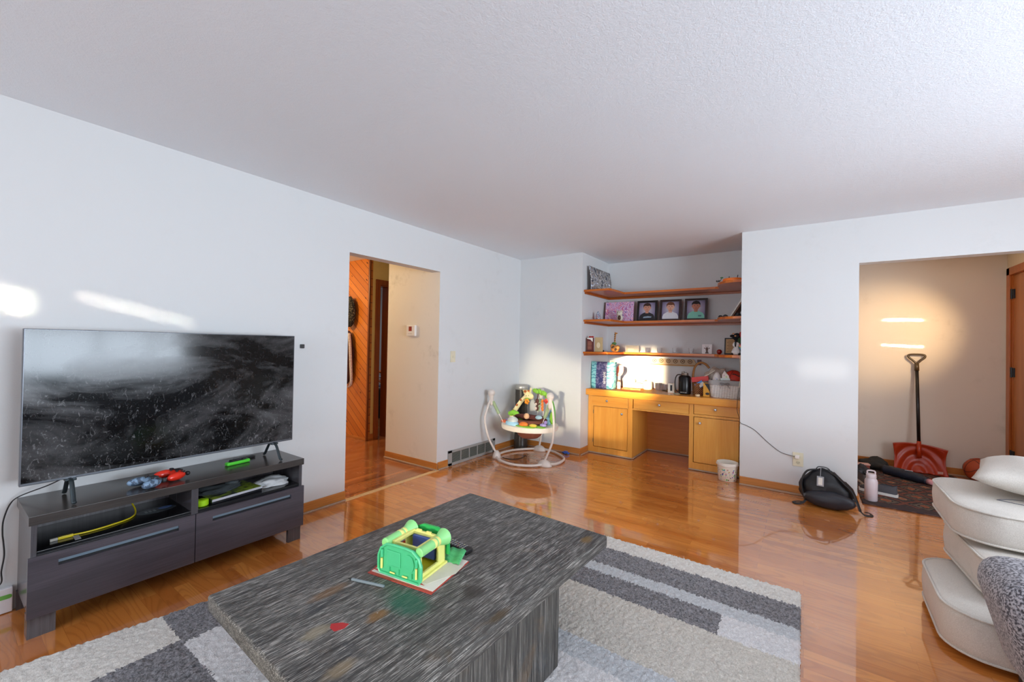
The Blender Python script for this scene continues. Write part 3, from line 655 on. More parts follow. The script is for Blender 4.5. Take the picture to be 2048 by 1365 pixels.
for x in (-.03, .03): bm = B(); box(bm, x - .012, x + .012, -.0925, -.089, .010, .015, .001); O('peg', bm, YEL, toy)
bm = B()   # yellow frame: base rails, side walls with window openings, top opening rim
for sx in (-1, 1):
    xo = sx * .085
    xa, xb = sorted((xo, xo - sx * .010)); e = .004
    box(bm, xa, xb, -.077, .085, 0, .022, .002); box(bm, xa, xb, -.077, .085, .085, .100, .002); box(bm, xa, xb, -.077, -.060, .022, .085, .002); box(bm, xa, xb, .040, .085, .022, .085, .002)
    xa, xb = sorted((xo + sx * .010, xo - sx * .004)); box(bm, xa, xb, -.076, .088, 0, .009, .002)
box(bm, -.085, .085, .075, .085, .0, .100, .002); box(bm, -.060, .060, -.055, -.045, .098, .110, .002); box(bm, -.060, .060, .055, .067, .098, .114, .003)
for sx in (-1, 1): xa, xb = sorted((sx * .052, sx * .066)); box(bm, xa, xb, -.056, .066, .097, .113, .003)
for k in (-.03, .02): box(bm, k - .012, k + .012, .058, .066, .110, .119, .002)
O('frame', bm, YEL, toy)
bm = B(); box(bm, -.05, .06, .045, .060, .020, .098, .002); O('back_panel', bm, BLU_, toy)
bm = B(); box(bm, -.075, .075, -.07, .07, .001, .006); O('inner_floor', bm, plain('deep_yellow', '#d8cf2e', .4), toy)
bm = B(); prism(bm, [(-.095, .03), (.095, .03), (.093, .08), (.07, .112), (.035, .126), (-.035, .126), (-.07, .112), (-.093, .08)], .010, Matrix.Translation((0, .105, 0)) @ Matrix.Rotation(R(90), 4, 'X')); O('roof_plate', bm, plain('leaf_green_plastic', '#2fae5c', .35), toy)
for sx in (-1, 1):
    bm = B(); rr = Matrix.Rotation(R(-90), 3, 'X')
    lathe(bm, [(.014, 0), (.018, .004), (.018, .112), (.021, .126), (.029, .146), (.033, .158), (.031, .161), (.006, .158)], (sx * .083, -.078, .106), 18, rot=rr)
    lathe(bm, [(.0182, .078), (.0188, .080), (.0188, .092), (.0182, .094)], (sx * .083, -.078, .106), 18, 1, rot=rr); lathe(bm, [(.0182, .101), (.0188, .103), (.0188, .112), (.0182, .114)], (sx * .083, -.078, .106), 18, 1, rot=rr)
    O('column', bm, [LTG, YEL], toy, 40)
bm = B(); box(bm, -.076, -.074, -.02, .03, .03, .075); O('door_panel', bm, RED, toy)
mg = T('coloring_book', 'stack of colouring pages with a red cover under the toy playhouse', 'book', (1.857, 1.153, ZT), R(9))
bm = B(); box(bm, -.150, .150, -.125, .125, 0, .003); O('cover', bm, plain('book_red', '#b6473d', .5), mg)
bm = B(); box(bm, -.143, .146, -.112, .1245, .0031, .0042); O('page_block', bm, PAPER, mg)
bm = B(); prism(bm, [(.02, -.09), (.10, -.085), (.155, .02), (.15, .09), (.05, .095), (.0, .02)], .0006, Matrix.Translation((0, 0, .0043))); O('loose_page', bm, plain('page_grey', '#d6d5c8', .8), mg)
bm = B(); prism(bm, [(-.15, -.098), (-.02, -.102), (.10, -.098), (.06, -.085), (-.10, -.075)], .0006, Matrix.Translation((0, 0, .0043))); prism(bm, [(-.152, -.09), (-.165, .03), (-.15, .06), (-.135, -.05)], .0006, Matrix.Translation((0, 0, .0043))); O('crayon_scribbles', bm, plain('scribble_red', '#c4403a', .7), mg)
bm = B(); n = 14
for i in range(n):   # curled green painted sheet at the right of the toy
    pass
vs = []
for i in range(n + 1):
    q = i / n; row = []
    for j in range(5):
        p = j / 4; row.append(bm.verts.new((.045 + .085 * q + .004 * p, .075 + .060 * (1 - p) + .0, .006 + .035 * (1 - p) * (math.sin(PI * q * .5 + .6)) + .004 * math.sin(q * 9))))
    vs.append(row)
for i in range(n):
    for j in range(4): bm.faces.new((vs[i][j], vs[i + 1][j], vs[i + 1][j + 1], vs[i][j + 1]))
a = N('green_painted_paper', .6, '#3aa35e'); a.col(a.mix(a.noise(a.coord((4, 60, 4)), 4, 4), '#1f7d43', '#63c987'))
sh = O('painted_sheet', bm, a.m, mg, True); mod(sh, 'SOLIDIFY', thickness=.0008)
rm = T('remote_control', 'black tv remote control with rows of tiny buttons beside the toy playhouse', 'remote', (1.850, 1.356, ZT + .001), R(-3))
bm = B(); box(bm, -.095, .095, -.022, .022, 0, .019, .006, 3); O('body', bm, BKP, rm, 40)
bm = B()
for i in range(11):
    for j in range(4): box(bm, -.085 + i * .0145, -.077 + i * .0145, -.016 + j * .0095, -.0105 + j * .0095, .0185, .0208, .0006, 1, mi=(1 if (i, j) in ((3, 1), (7, 2), (8, 0)) else (2 if (i + 2 * j) % 5 == 0 else 0)))
b_ = O('buttons', bm, [plain('button_grey', '#9a9ca0', .5), RED, YEL], rm); b_['kind'] = 'stuff'
pn = T('marker_pen', 'slim grey marker pen lying in front of the colouring book', 'pen', (1.785, .958, ZT + .0055), R(17.5))
bm = B(); cone(bm, (-.062, 0, 0), (.075, 0, 0), .0052, .0052, 16); cone(bm, (.075, 0, 0), (.078, 0, 0), .0052, .003, 16); O('barrel', bm, plain('marker_grey', '#6f7d86', .4), pn, 40)
bm = B(); cone(bm, (-.073, 0, 0), (-.062, 0, 0), .0022, .0052, 14); cone(bm, (-.079, 0, 0), (-.073, 0, 0), .001, .0022, 10); O('tip', bm, BKP, pn, 40)
rc = T('receipt', 'small crumpled white paper slip behind the toy playhouse', 'paper', (1.60, 1.285, ZT + .001), R(30))
bm = B(); vv_ = [[bm.verts.new((.045 * i / 4, .03 * j / 2, .003 + .006 * math.sin(i * 1.7 + j))) for j in range(3)] for i in range(5)]
for i in range(4):
    for j in range(2): bm.faces.new((vv_[i][j], vv_[i + 1][j], vv_[i + 1][j + 1], vv_[i][j + 1]))
o = O('slip', bm, PAPER, rc); mod(o, 'SOLIDIFY', thickness=.0006)
# --- on the tv bench
def controller(label, loc, rz, base, dark):
    t = T('game_controller', label, 'game controller', loc, rz, 'game controllers on the tv bench')
    bm = B(); ball(bm, (0, 0, .028), (.030, .055, .017), 22); ball(bm, (.030, .050, .024), (.052, .023, .022), 20, rot=Matrix.Rotation(R(12), 3, 'Z')); ball(bm, (.030, -.050, .024), (.052, .023, .022), 20, rot=Matrix.Rotation(R(-12), 3, 'Z'))
    o = O('shell', bm, base, t, True); mod(o, 'REMESH', mode='VOXEL', voxel_size=.0035); mod(o, 'SMOOTH', factor=.8, iterations=6)
    for y in (-.024, .024):
        bm = B(); cone(bm, (.012, y, .038), (.012, y, .050), .006, .006, 14); lathe(bm, [(.009, .048), (.010, .050), (.010, .053), (.007, .054)], (.012, y, 0), 16); O('thumbstick', bm, dark, t, 40)
    bm = B(); box(bm, -.022, .004, -.020, .020, .040, .0465, .002); O('touchpad', bm, dark, t)
    bm = B()
    for a_, b_ in ((0, 1), (1, 0), (0, -1), (-1, 0)): cone(bm, (-.004 + a_ * .008, .045 + b_ * .008, .036), (-.004 + a_ * .008, .045 + b_ * .008, .043), .0042, n=10)
    O('face_buttons', bm, dark, t)
    bm = B(); box(bm, -.006, .002, -.055, -.035, .038, .044, .001); box(bm, -.012, .008, -.049, -.041, .038, .044, .001); O('direction_pad', bm, dark, t)
    for y in (-.045, .045):
        bm = B(); ball(bm, (-.030, y, .024), (.012, .014, .012), 14); O('trigger', bm, dark, t, True)
    return t
a = N('camouflage_blue', .4, '#7b93ad'); v = a.coord(); a.col(a.mix(a.ramp(a.noise(v, 45, 2), [(.5, 0.0), (.52, 1.0)]), '#86a3bf', '#4f6177'))
controller('blue-grey camouflage game controller, left of the red one on the tv bench', (.275, .722, .531), R(-74), a.m, GRP)
controller('glossy red game controller on the tv bench', (.225, .842, .531), R(-76), plain('glossy_red', '#e8331f', .15), BKP)
jc = T('handheld_controller', 'bright green slim handheld controller near the right end of the tv bench', 'game controller', (.185, 1.165, .531), R(97))
bm = B(); box(bm, -.068, .068, -.019, .019, 0, .020, .008, 3); O('body', bm, plain('neon_green', '#55d43a', .3), jc, 40)
bm = B(); box(bm, -.050, .050, -.012, .012, .0195, .023, .002); lathe(bm, [(.006, .02), (.008, .030), (.005, .032)], (-.04, 0, 0), 14); lathe(bm, [(.004, .02), (.005, .026), (.003, .027)], (.03, .004, 0), 12); O('controls', bm, BKP, jc, 40)
fm = T('flat_black_remote', 'thin black remote lying on the tv bench behind the green controller', 'remote', (.105, 1.225, .531), R(100))
bm = B(); box(bm, -.075, .075, -.018, .018, 0, .012, .004); O('body', bm, BKP, fm)
bm = B(); cone(bm, (-.05, 0, .0118), (-.05, 0, .016), .010, n=16); O('dial', bm, GRP, fm)
ca = T('ethernet_cable', 'yellow ethernet cable curling over the left shelf of the tv bench', 'cable')
bm = B(); tube(bm, [(.03, .655, .470), (.075, .675, .430), (.16, .685, .384), (.235, .650, .3745), (.275, .56, .3745), (.285, .48, .3745), (.28, .435, .376)], .0038, 10, k=8); O('cord', bm, plain('yellow_jacket', '#e3cf22', .35), ca, True)
bm = B(); box(bm, .274, .288, .385, .435, .3705, .3825, .002); O('boot', bm, plain('yellow_jacket', '#e3cf22', .35), ca)
bm = B(); box(bm, .274, .288, .360, .385, .3705, .3815, .001); O('plug', bm, plain('clear_plastic_grey', '#b5b3a8', .2), ca)
bm = B(); vs = box(bm, .286, .345, .432, .452, .3708, .3718); xf(vs, Matrix.Rotation(0, 4, 'Z')); O('paper_tag', bm, plain('grey_tag', '#a9aab0', .6), ca)
stk = T('oval_sticker', 'dark oval sticker with a blue patch stuck on the left shelf of the tv bench', 'sticker', (.20, .765, .3702), R(90))
bm = B(); prism(bm, ellipse(.085, .045), .0005); O('face', bm, plain('sticker_dark', '#41494d', .3), stk); bm = B(); prism(bm, ellipse(.03, .018, cx=.04, cy=.012), .0004, Matrix.Translation((0, 0, .0005))); O('blue_patch', bm, plain('sticker_blue', '#5d7bb5', .3), stk)
bm = B()
for x in (-.045, -.028, -.01): box(bm, x - .005, x + .005, -.016, .016, .0005, .0009)
O('lettering_bars', bm, plain('sticker_grey', '#8b9296', .4), stk)
bx = T('flat_box', 'flat dark board game box lying on the right shelf of the tv bench', 'box', (.235, 1.10, .371), R(96))
bm = B(); box(bm, -.14, .14, -.105, .105, 0, .026, .002); O('base', bm, plain('box_black', '#1b1d22', .25), bx); 
a = N('box_art', .35, '#6e7a40'); v = a.coord(); a.col(a.mix(a.ramp(a.noise(v, 16, 5, .7, 1.), [(.46, 0.0), (.56, 1.0)]), '#23262b', '#8ea632')); bm = B(); box(bm, -.138, .138, -.103, .103, .0262, .0272); O('lid_print', bm, a.m, bx)
bm = B(); box(bm, -.1405, .1405, -.1060, -.1050, .014, .0265); O('silver_edge', bm, plain('pale_edge', '#b9bbc2', .4), bx)
def blob(name, label, cat, loc, r, m, seed, amp=.35, disp=7, flat=.5, parent=None, group=None):
    random.seed(seed); t = T(name, label, cat, loc, group=group)
    bm = B(); bmesh.ops.create_icosphere(bm, subdivisions=4, radius=1)
    from mathutils import noise
    for q in bm.verts:
        d = noise.noise(q.co * 1.7 + Vector((seed, 0, 0))) * amp + noise.noise(q.co * disp + Vector((0, seed, 0))) * .10
        c = q.co * (1 + d); q.co = Vector((c.x * r[0], c.y * r[1], max(c.z, -flat) * r[2] + flat * r[2]))
    return t, bm
t, bm = blob('knitted_gloves', 'dark grey crumpled gloves on the flat box in the tv bench', 'gloves', (.20, 1.06, .3985), (.075, .11, .026), None, 3, .5, 6, .3)
O('cloth', bm, plain('charcoal_knit', '#3b4144', .95, 200), t, True)
bm = B(); tube(bm, [(.02, .03, .035), (.045, .045, .042), (.05, .07, .04), (.03, .085, .036)], .010, 8); O('cuff', bm, plain('charcoal_cuff', '#4e565a', .95, 200), t, True)
t, bm = blob('white_cloth', 'crumpled white cloth cap on the right shelf of the tv bench', 'cloth', (.245, 1.345, .371), (.075, .095, .034), None, 9, .35, 5, .35)
O('cloth', bm, plain('white_cotton', '#cfd1d2', .9, 150), t, True)
gd = T('green_tub', 'lime green round tub beside the divider in the tv bench', 'tub', (.322, .935, .371))
bm = B(); lathe(bm, [(.026, 0), (.030, .004), (.030, .030), (.026, .034), (.020, .036)], n=28); O('body', bm, plain('acid_green', '#a9e01e', .35), gd, 40)
# cord hanging from the television
tc = T('power_cable', 'thin black power cord looping from the television down the left wall', 'cord')
bm = B(); tube(bm, [(.175, .41, .626), (.12, .37, .592), (.05, .29, .548), (.022, .262, .51), (.012, .245, .44), (.012, .243, .38), (.012, .247, .33), (.012, .250, .27), (.012, .243, .20), (.014, .24, .14), (.016, .18, .125)], .0028, 8, k=8); O('cord', bm, BKP, tc, True)
pu = T('power_strip', 'long white power box with green display on the floor by the tv bench', 'power strip', (0, 0, 0))
bm = B(); box(bm, .002, .028, -.25, .279, .003, .118, .004); O('housing', bm, plain('white_enamel', '#dcdde2', .35), pu)
bm = B(); prism(bm, rrect(.085, .020, .0095), .001, Matrix(((0, 0, 1, .0281), (1, 0, 0, .234), (0, 1, 0, .078), (0, 0, 0, 1)))); O('display', bm, plain('display_green', '#5ea53a', .3), pu)
bm = B(); prism(bm, rrect(.03, .018, .0085), .001, Matrix(((0, 0, 1, .0281), (1, 0, 0, .160), (0, 1, 0, .072), (0, 0, 0, 1)))); O('button', bm, plain('button_dark', '#4a4650', .4), pu)
bm = B(); prism(bm, ellipse(.004, .004, 14), .001, Matrix(((0, 0, 1, .0281), (1, 0, 0, .232), (0, 1, 0, .056), (0, 0, 0, 1)))); O('button', bm, plain('button_dark', '#4a4650', .4), pu)
pk = T('wall_sensor', 'small black square sensor on the wall right of the television', 'sensor', (0, 1.655, 1.270))
bm = B(); box(bm, .0005, .016, -.014, .014, -.015, .015, .003); O('case', bm, BKP, pk); bm = B(); cone(bm, (.0158, 0, 0), (.018, 0, 0), .008, n=18); O('dial', bm, GRP, pk)
sw = T('light_switch', 'cream light switch plate on the left wall right of the doorway', 'light switch', (0, 3.30, 1.172))
bm = B(); box(bm, .0004, .006, -.037, .037, -.06, .06, .002); O('plate', bm, IVP, sw)
bm = B(); box(bm, .0055, .012, -.006, .006, -.014, .010, .001); O('toggle', bm, IVP, sw)
th = T('thermostat', 'white wall thermostat with a red display beside the doorway', 'thermostat', (-.405, 3.09, 1.445))
bm = B(); box(bm, -.066, .066, -.028, -.0005, -.058, .058, .004); O('case', bm, plain('thermostat_white', '#e9e4de', .4), th)
bm = B(); box(bm, -.028, .020, -.0295, -.0275, -.005, .045, .001); O('display', bm, plain('dark_red_display', '#8e2018', .3), th)
bm = B()
for k in range(3): bm = B(); box(bm, -.036 + k * .022, -.022 + k * .022, -.0295, -.0275, -.038, -.028, .001); O('button', bm, plain('button_pale', '#cfc8c0', .5), th)
# outlet, plug, cord
ot = T('wall_outlet', 'beige wall outlet with a white plug above the backpack', 'outlet', (3.055, YB, .318))
bm = B(); box(bm, -.040, .040, -.006, -.0004, -.062, .062, .002); O('plate', bm, IVP, ot)
for zc in (.024, -.028):
    bm = B(); prism(bm, ellipse(.017, .015), .002, Matrix.Translation((0, -.0055, zc)) @ Matrix.Rotation(R(90), 4, 'X')); O('receptacle', bm, plain('ivory_socket', '#cfc7aa', .4), ot)
bm = B()
for sx in (-.007, .007): box(bm, sx - .001, sx + .001, -.0082, -.0072, -.030, -.020)
cone(bm, (0, -.0072, -.036), (0, -.0082, -.036), .0022, n=10); O('slots', bm, BKP, ot)
pc = T('charger_cord', 'thin charger cord running from the outlet up to the shelves', 'cord')
bm = B(); box(bm, 3.032, 3.066, YB - .036, YB - .008, .330, .358, .004); O('plug', bm, WHP, pc, 30)
bm = B(); tube(bm, [(3.034, YB - .02, .345), (3.0, YB - .012, .346), (2.918, YB - .006, .366), (2.82, YB - .005, .44), (2.718, YB - .005, .535), (2.64, YB - .005, .575), (2.596, YB - .006, .592), (2.575, 4.63, .64), (2.55, 4.695, .70), (2.552, 4.706, .80), (2.565, 4.700, .92)], .0021, 8, k=8); O('cord', bm, plain('cord_black', '#2a2826', .5), pc, True)
bm = B(); tube(bm, [(2.565, 4.700, .92), (2.575, 4.69, 1.0), (2.578, 4.66, 1.12), (2.580, 4.61, 1.20), (2.580, 4.605, 1.246)], .0026, 8, k=8); O('ribbon', bm, plain('cord_white', '#e8dfc8', .5), pc, True)
# --- bucket
bk = T('plastic_bucket', 'small white plastic bucket with a confetti print in front of the desk cabinet', 'bucket', (2.475, 4.655, .0))
a = N('confetti_print', .4, '#e9e4d6'); v = a.coord(); vn = a.n('ShaderNodeTexVoronoi', {'Vector': v, 'Scale': 62.0}); c1 = vn.outputs['Color']; d1_ = vn.outputs['Distance']
hs = a.n('ShaderNodeHueSaturation', {'Color': c1, 'Saturation': 1.3, 'Value': .62}).outputs[0]
sep = a.n('ShaderNodeSeparateXYZ', {0: v}); band = a.math('MULTIPLY', a.math('GREATER_THAN', sep.outputs[2], .012), a.math('LESS_THAN', sep.outputs[2], .120))
a.col(a.mix(a.math('MULTIPLY', a.math('MULTIPLY', a.math('LESS_THAN', d1_, .42), a.math('GREATER_THAN', a.noise(v, 45, 2), .46)), band), '#ece7da', hs))
bm = B(); lathe(bm, [(.078, 0), (.082, .004), (.092, .150), (.097, .152), (.099, .172), (.096, .178), (.0935, .178), (.089, .15), (.078, .010), (.01, .008)], n=40); O('tub', bm, a.m, bk, 50)
bm = B(); tube(bm, [(-.099, 0, .160), (-.085, -.055, .157), (0, -.102, .150), (.085, -.055, .157), (.099, 0, .160)], .0025, 6, k=6); O('bail_handle', bm, WHP, bk, True)
# --- baby jumper
jx, jy = .50, 4.08; J = off((jx, jy, 0))
jm = T('baby_jumper', 'white baby activity jumper with jungle toys in the corner by the wall vent', 'baby jumper', (jx, jy, 0))
JW = plain('jumper_white', '#ddd3c9', .4)
bm = B(); tube(bm, [J(*p) for p in ((.21, 3.84, .026), (.33, 3.745, .020), (.52, 3.70, .020), (.70, 3.77, .020), (.81, 3.90, .024), (.88, 4.00, .02), (.895, 4.12, .02), (.85, 4.27, .02), (.70, 4.40, .02), (.56, 4.47, .02), (.41, 4.46, .024), (.30, 4.38, .02), (.18, 4.20, .02), (.15, 4.0, .02))], .014, 10, closed=True, k=5); O('base_ring', bm, JW, jm, True)
for (x, y, sx, sy, h) in ((.21, 3.84, .052, .045, .095), (.80, 3.92, .085, .060, .070), (.41, 4.455, .085, .055, .070)):
    bm = B(); vs = ball(bm, J(x, y, .0), (sx, sy, h), 22)
    for q in vs: q.co.z = max(q.co.z, .001)
    O('foot', bm, JW, jm, True)
ups = [[(.21, 3.84, .05), (.125, 3.79, .24), (.088, 3.765, .45), (.098, 3.81, .60), (.112, 3.85, .70)], [(.79, 3.93, .05), (.872, 3.95, .26), (.888, 3.95, .47), (.866, 3.95, .65), (.84, 3.95, .71)], [(.41, 4.45, .05), (.425, 4.475, .25), (.43, 4.49, .45), (.43, 4.47, .62), (.43, 4.44, .70)]]
for u_ in ups:
    bm = B(); tube(bm, [J(*p) for p in u_], .0125, 10, k=6); O('upright', bm, JW, jm, True)
    x, y, z = u_[-1]
    bm = B(); lathe(bm, [(.014, -.12), (.022, -.09), (.024, -.03), (.03, 0), (.034, .02)], J(x, y, z + .02), 20); ball(bm, J(x, y, z + .045), .042, 22); O('hanger_head', bm, JW, jm, True)
    bm = B(); ex, ey = x + (.455 - x) * .35, y + (4.08 - y) * .35
    pts = [J(x, y, z - .02), J((x + ex) / 2, (y + ey) / 2, (z + .40) / 2), J(ex, ey, .40)]; tube(bm, [Vector(pts[0]).lerp(Vector(pts[2]), q) for q in (.12, .3, .5, .62)], .019, 10, k=3); O('spring_cover', bm, plain('leaf_print_cloth', '#9db088', .9, 90), jm, True)
    bm = B(); tube(bm, [Vector(pts[0]).lerp(Vector(pts[2]), q) for q in (0, .5, 1)], .004, 6, k=2); O('strap', bm, WHP, jm, True)
cx_, cy_ = .50, 4.08
bm = B(); ring_o = [(.34 * math.cos(t) * (1 if abs(math.cos(t)) < .8 else .98), .30 * math.sin(t)) for t in [2 * PI * i / 48 for i in range(48)]]
ro = [Vector((x, y, 0)) for x, y in ring_o]
lay = []
for s, z in ((.62, .345), (.99, .350), (1.01, .375), (1.0, .402), (.96, .408), (.62, .402)): lay.append([bm.verts.new((p.x * s, p.y * s, z)) for p in ro])
for a_, b_ in zip(lay, lay[1:] + lay[:1]):
    for i in range(48): bm.faces.new((a_[i], a_[(i + 1) % 48], b_[(i + 1) % 48], b_[i]))
O('tray', bm, plain('tray_white', '#e6dfd2', .4), jm, 50)
bm = B(); lathe(bm, [(.20, .398), (.19, .36), (.13, .27), (.10, .245), (.02, .24)], (0, 0, 0), 28); lathe(bm, [(.205, .398), (.215, .44), (.19, .47), (.17, .43)], (0, 0, 0), 28); O('seat', bm, plain('seat_cloth', '#7a4433', .9, 60), jm, True)
# tray toys
bm = B(); lathe(bm, [(.085, .402), (.09, .41), (.09, .435), (.08, .445)], (-.10, -.20, 0), 24, sy=.7); O('drum_toy', bm, LBL, jm, 50)
bm = B(); vs = ball(bm, (-.10, -.20, .445), (.07, .05, .055), 20); O('clear_dome', bm, plain('dome_grey', '#c3c9c4', .15), jm, True)
bm = B(); ball(bm, (-.08, -.21, .47), (.022, .02, .018), 12); ball(bm, (-.12, -.22, .46), (.02, .015, .015), 12); O('dome_beads', bm, plain('coral_bead', '#e8836a', .4), jm, True)
bm = B(); ball(bm, (-.27, -.12, .415), (.075, .035, .018), 16, rot=Matrix.Rotation(R(-25), 3, 'Z')); O('lizard_toy', bm, plain('terracotta_plastic', '#d9693f', .4), jm, True)
bm = B(); ball(bm, (-.25, -.06, .425), (.06, .03, .014), 16); O('lilac_pad', bm, PUR, jm, True)
bm = B(); ball(bm, (.08, -.22, .41), (.13, .055, .012), 20); ball(bm, (.22, -.15, .41), (.08, .05, .012), 18); O('leaf_pad', bm, GRN, jm, True)
bm = B(); ball(bm, (.06, -.22, .43), (.055, .04, .03), 18); O('ladybird_toy', bm, ORG, jm, True)
bm = B(); ball(bm, (.17, -.20, .428), (.045, .035, .018), 16); O('yellow_toy', bm, plain('sun_yellow', '#e9c84e', .4), jm, True)
bm = B(); ball(bm, (.25, -.12, .43), (.04, .03, .02), 14); ball(bm, (.27, -.10, .46), (.02, .02, .02), 12); O('lilac_toy', bm, PUR, jm, True)
bm = B(); ball(bm, (-.05, .02, .47), (.17, .05, .035), 18, rot=Matrix.Rotation(R(6), 3, 'Z')); ball(bm, (.10, .02, .46), (.12, .05, .03), 18); O('seat_pad_rim', bm, plain('dark_red_brown_cloth', '#5b2c25', .9, 80), jm, True)
bm = B(); ball(bm, (-.02, -.04, .49), (.035, .03, .035), 16); O('lion_face', bm, plain('lion_tan', '#e5b58a', .8), jm, True)
bm = B(); ball(bm, (.12, .0, .48), (.045, .03, .03), 16); O('blue_patch', bm, plain('sky_cloth', '#a9cbd8', .8), jm, True)
# giraffe arch
bm = B(); gp = [(-.33, .10, .41), (-.32, .12, .47), (-.27, .14, .56), (-.21, .15, .64), (-.155, .15, .69)]; tube(bm, gp, [.030, .028, .026, .025, .024], 12, k=6); O('giraffe_neck', bm, CREAM_P, jm, True)
bm = B()
for (x, y, z) in ((-.305, .096, .51), (-.262, .112, .58), (-.215, .125, .645)): ball(bm, (x, y, z), (.014, .012, .014), 12)
O('giraffe_spots', bm, plain('giraffe_orange', '#b9622c', .8), jm, True)
bm = B(); ball(bm, (-.10, .13, .700), (.062, .042, .040), 20, rot=Matrix.Rotation(R(8), 3, 'Y')); ball(bm, (-.135, .13, .740), (.04, .034, .034), 18); cone(bm, (-.085, .13, .745), (-.075, .13, .800), .010, .012, 10); cone(bm, (-.155, .13, .755), (-.185, .13, .760), .016, .010, 10); O('giraffe_head', bm, CREAM_P, jm, True)
bm = B(); ball(bm, (-.135, .098, .755), (.02, .010, .016), 12); ball(bm, (-.09, .10, .765), (.014, .010, .012), 12); O('giraffe_patch', bm, plain('giraffe_orange', '#b9622c', .8), jm, True)
bm = B(); ball(bm, (-.115, .089, .705), (.006, .004, .005), 8); ball(bm, (-.08, .088, .712), (.006, .004, .004), 8); O('giraffe_eyes', bm, BKP, jm, True)
bm = B(); random.seed(5)
for i in range(11): t_ = i / 10; x = -.03 + .21 * t_; ball(bm, (x, .14 + random.uniform(-.02, .02), .765 - .03 * t_ ** 2 - .05 * t_ ** 4 + random.uniform(-.01, .01)), (.030, .02, .024), 12, rot=Matrix.Rotation(random.uniform(-1, 1), 3, 'Y'))
o = O('leaf_garland', bm, GRN, jm, True)
bm = B(); tube(bm, [(.17, .13, .73), (.22, .12, .67), (.255, .11, .58), (.265, .10, .50), (.27, .09, .42)], .013, 10, k=5); O('arch_stem', bm, plain('stem_green', '#63b33c', .4), jm, True)
bm = B()
for i in range(8): ball(bm, (.215 + .03 * math.sin(i * .9) * .4, .09, .60 - i * .022), (.020, .016, .015), 12)
ball(bm, (.20, .07, .44), (.05, .04, .05), 16); O('elephant_toy', bm, plain('powder_blue_plush', '#8fb9cc', .8), jm, True)
bm = B(); ball(bm, (.265, .05, .49), (.03, .02, .075), 14); O('big_leaf', bm, GRN, jm, True)
bm = B(); [ball(bm, (-.10 + .020 * math.cos(k * 1.257), .085, .640 + .020 * math.sin(k * 1.257)), (.016, .010, .016), 12) for k in range(5)]; O('orange_flower', bm, plain('flower_orange', '#f39a1e', .5), jm, True)
bm = B(); ball(bm, (-.10, .092, .668), (.035, .010, .015), 12); O('flower_leaves', bm, GRN, jm, True)
bm = B(); ball(bm, (.035, .10, .655), (.024, .018, .03), 14); ball(bm, (.035, .10, .615), (.020, .016, .02), 14); ball(bm, (.03, .10, .570), (.026, .02, .03), 14); ball(bm, (.008, .10, .632), .010, 10); ball(bm, (.066, .10, .625), .010, 10); cone(bm, (.035, .10, .68), (.035, .12, .74), .006); O('monkey_toy', bm, BRN, jm, True)
bm = B(); ball(bm, (.030, .080, .622), (.014, .008, .014), 12); ball(bm, (.028, .078, .572), (.016, .008, .018), 12); O('monkey_face', bm, plain('monkey_cream', '#e8d8cd', .7), jm, True)
bm = B(); tube(bm, [(.105 + .006 * math.sin(i * 2.2), .10, .68 - i * .013) for i in range(11)], .013, 8, k=2); O('coil_toy', bm, ORG, jm, True)
bm = B(); [ball(bm, (.160 + .016 * math.cos(k * 1.57), .09, .665 + .016 * math.sin(k * 1.57)), (.015, .010, .015), 12) for k in range(4)]; O('red_flower', bm, RED, jm, True)
bm = B(); random.seed(2); [ball(bm, (-.33 + .05 * i, .09 - .02 * i, .475 + .02 * math.sin(i * 1.2)), (.042, .03, .03), 12) for i in range(5)]; O('bush_toy', bm, plain('bush_green', '#86c93a', .5), jm, True)
# purifier tower
tw = T('tower_heater', 'slim black tower heater with a silver cap standing in the room corner behind the jumper', 'heater', (.145, 4.43, 0))
bm = B(); lathe(bm, [(.085, .001), (.090, .010), (.088, .06), (.080, .22), (.078, .745)], n=32); O('body', bm, plain('heater_black', '#34312d', .25), tw, 50)
bm = B(); lathe(bm, [(.079, .7455), (.082, .75), (.082, .79), (.07, .805), (.02, .807)], n=32); O('cap', bm, N('cap_silver', .35, '#a3a29c', Metallic=.5).m, tw, 50)
bm = B()
for k in range(7): t_ = R(-75 + k * 9); x, y = .080 * math.sin(-t_ * 0 + R(10 + k * 9)), -.080 * math.cos(R(10 + k * 9)); box(bm, x - .002, x + .002, y - .002, y + .001, .40, .62)
o = O('grille', bm, plain('grille_dark', '#0d0d0e', .5), tw)
bm = B(); prism(bm, rrect(.05, .06, .004), .001, Matrix.Translation((.035, -.0835, .235)) @ Matrix.Rotation(R(90), 4, 'X')); O('label_sticker', bm, plain('label_white', '#cfd2ce', .5), tw)
bl = T('blue_toy_car', 'small blue toy lying against the baseboard behind the jumper', 'toy', (.745, 4.515, 0), R(-10))
bm = B(); box(bm, -.045, .045, -.018, .018, .006, .026, .006); box(bm, -.022, .022, -.014, .014, .026, .038, .005); O('body', bm, plain('toy_blue', '#3f6bc4', .35), bl, 40)
bm = B(); [cone(bm, (x, -.020, .009), (x, -.014, .009), .009, n=12) for x in (-.028, .028)]; O('wheels', bm, BKP, bl)
jc2 = T('jumper_floor_cable', 'loose dark cable on the floor inside the jumper base', 'cable')
bm = B(); tube(bm, [(.25, 3.90, .004), (.33, 3.90, .004), (.40, 3.93, .004), (.43, 4.03, .004), (.40, 4.16, .004)], .004, 8, k=8); O('cord', bm, BKP, jc2, True)
#==ALCOVE==
ZC = .7905; Z3 = 1.2435; Z2 = 1.6305; Z1 = 1.9925
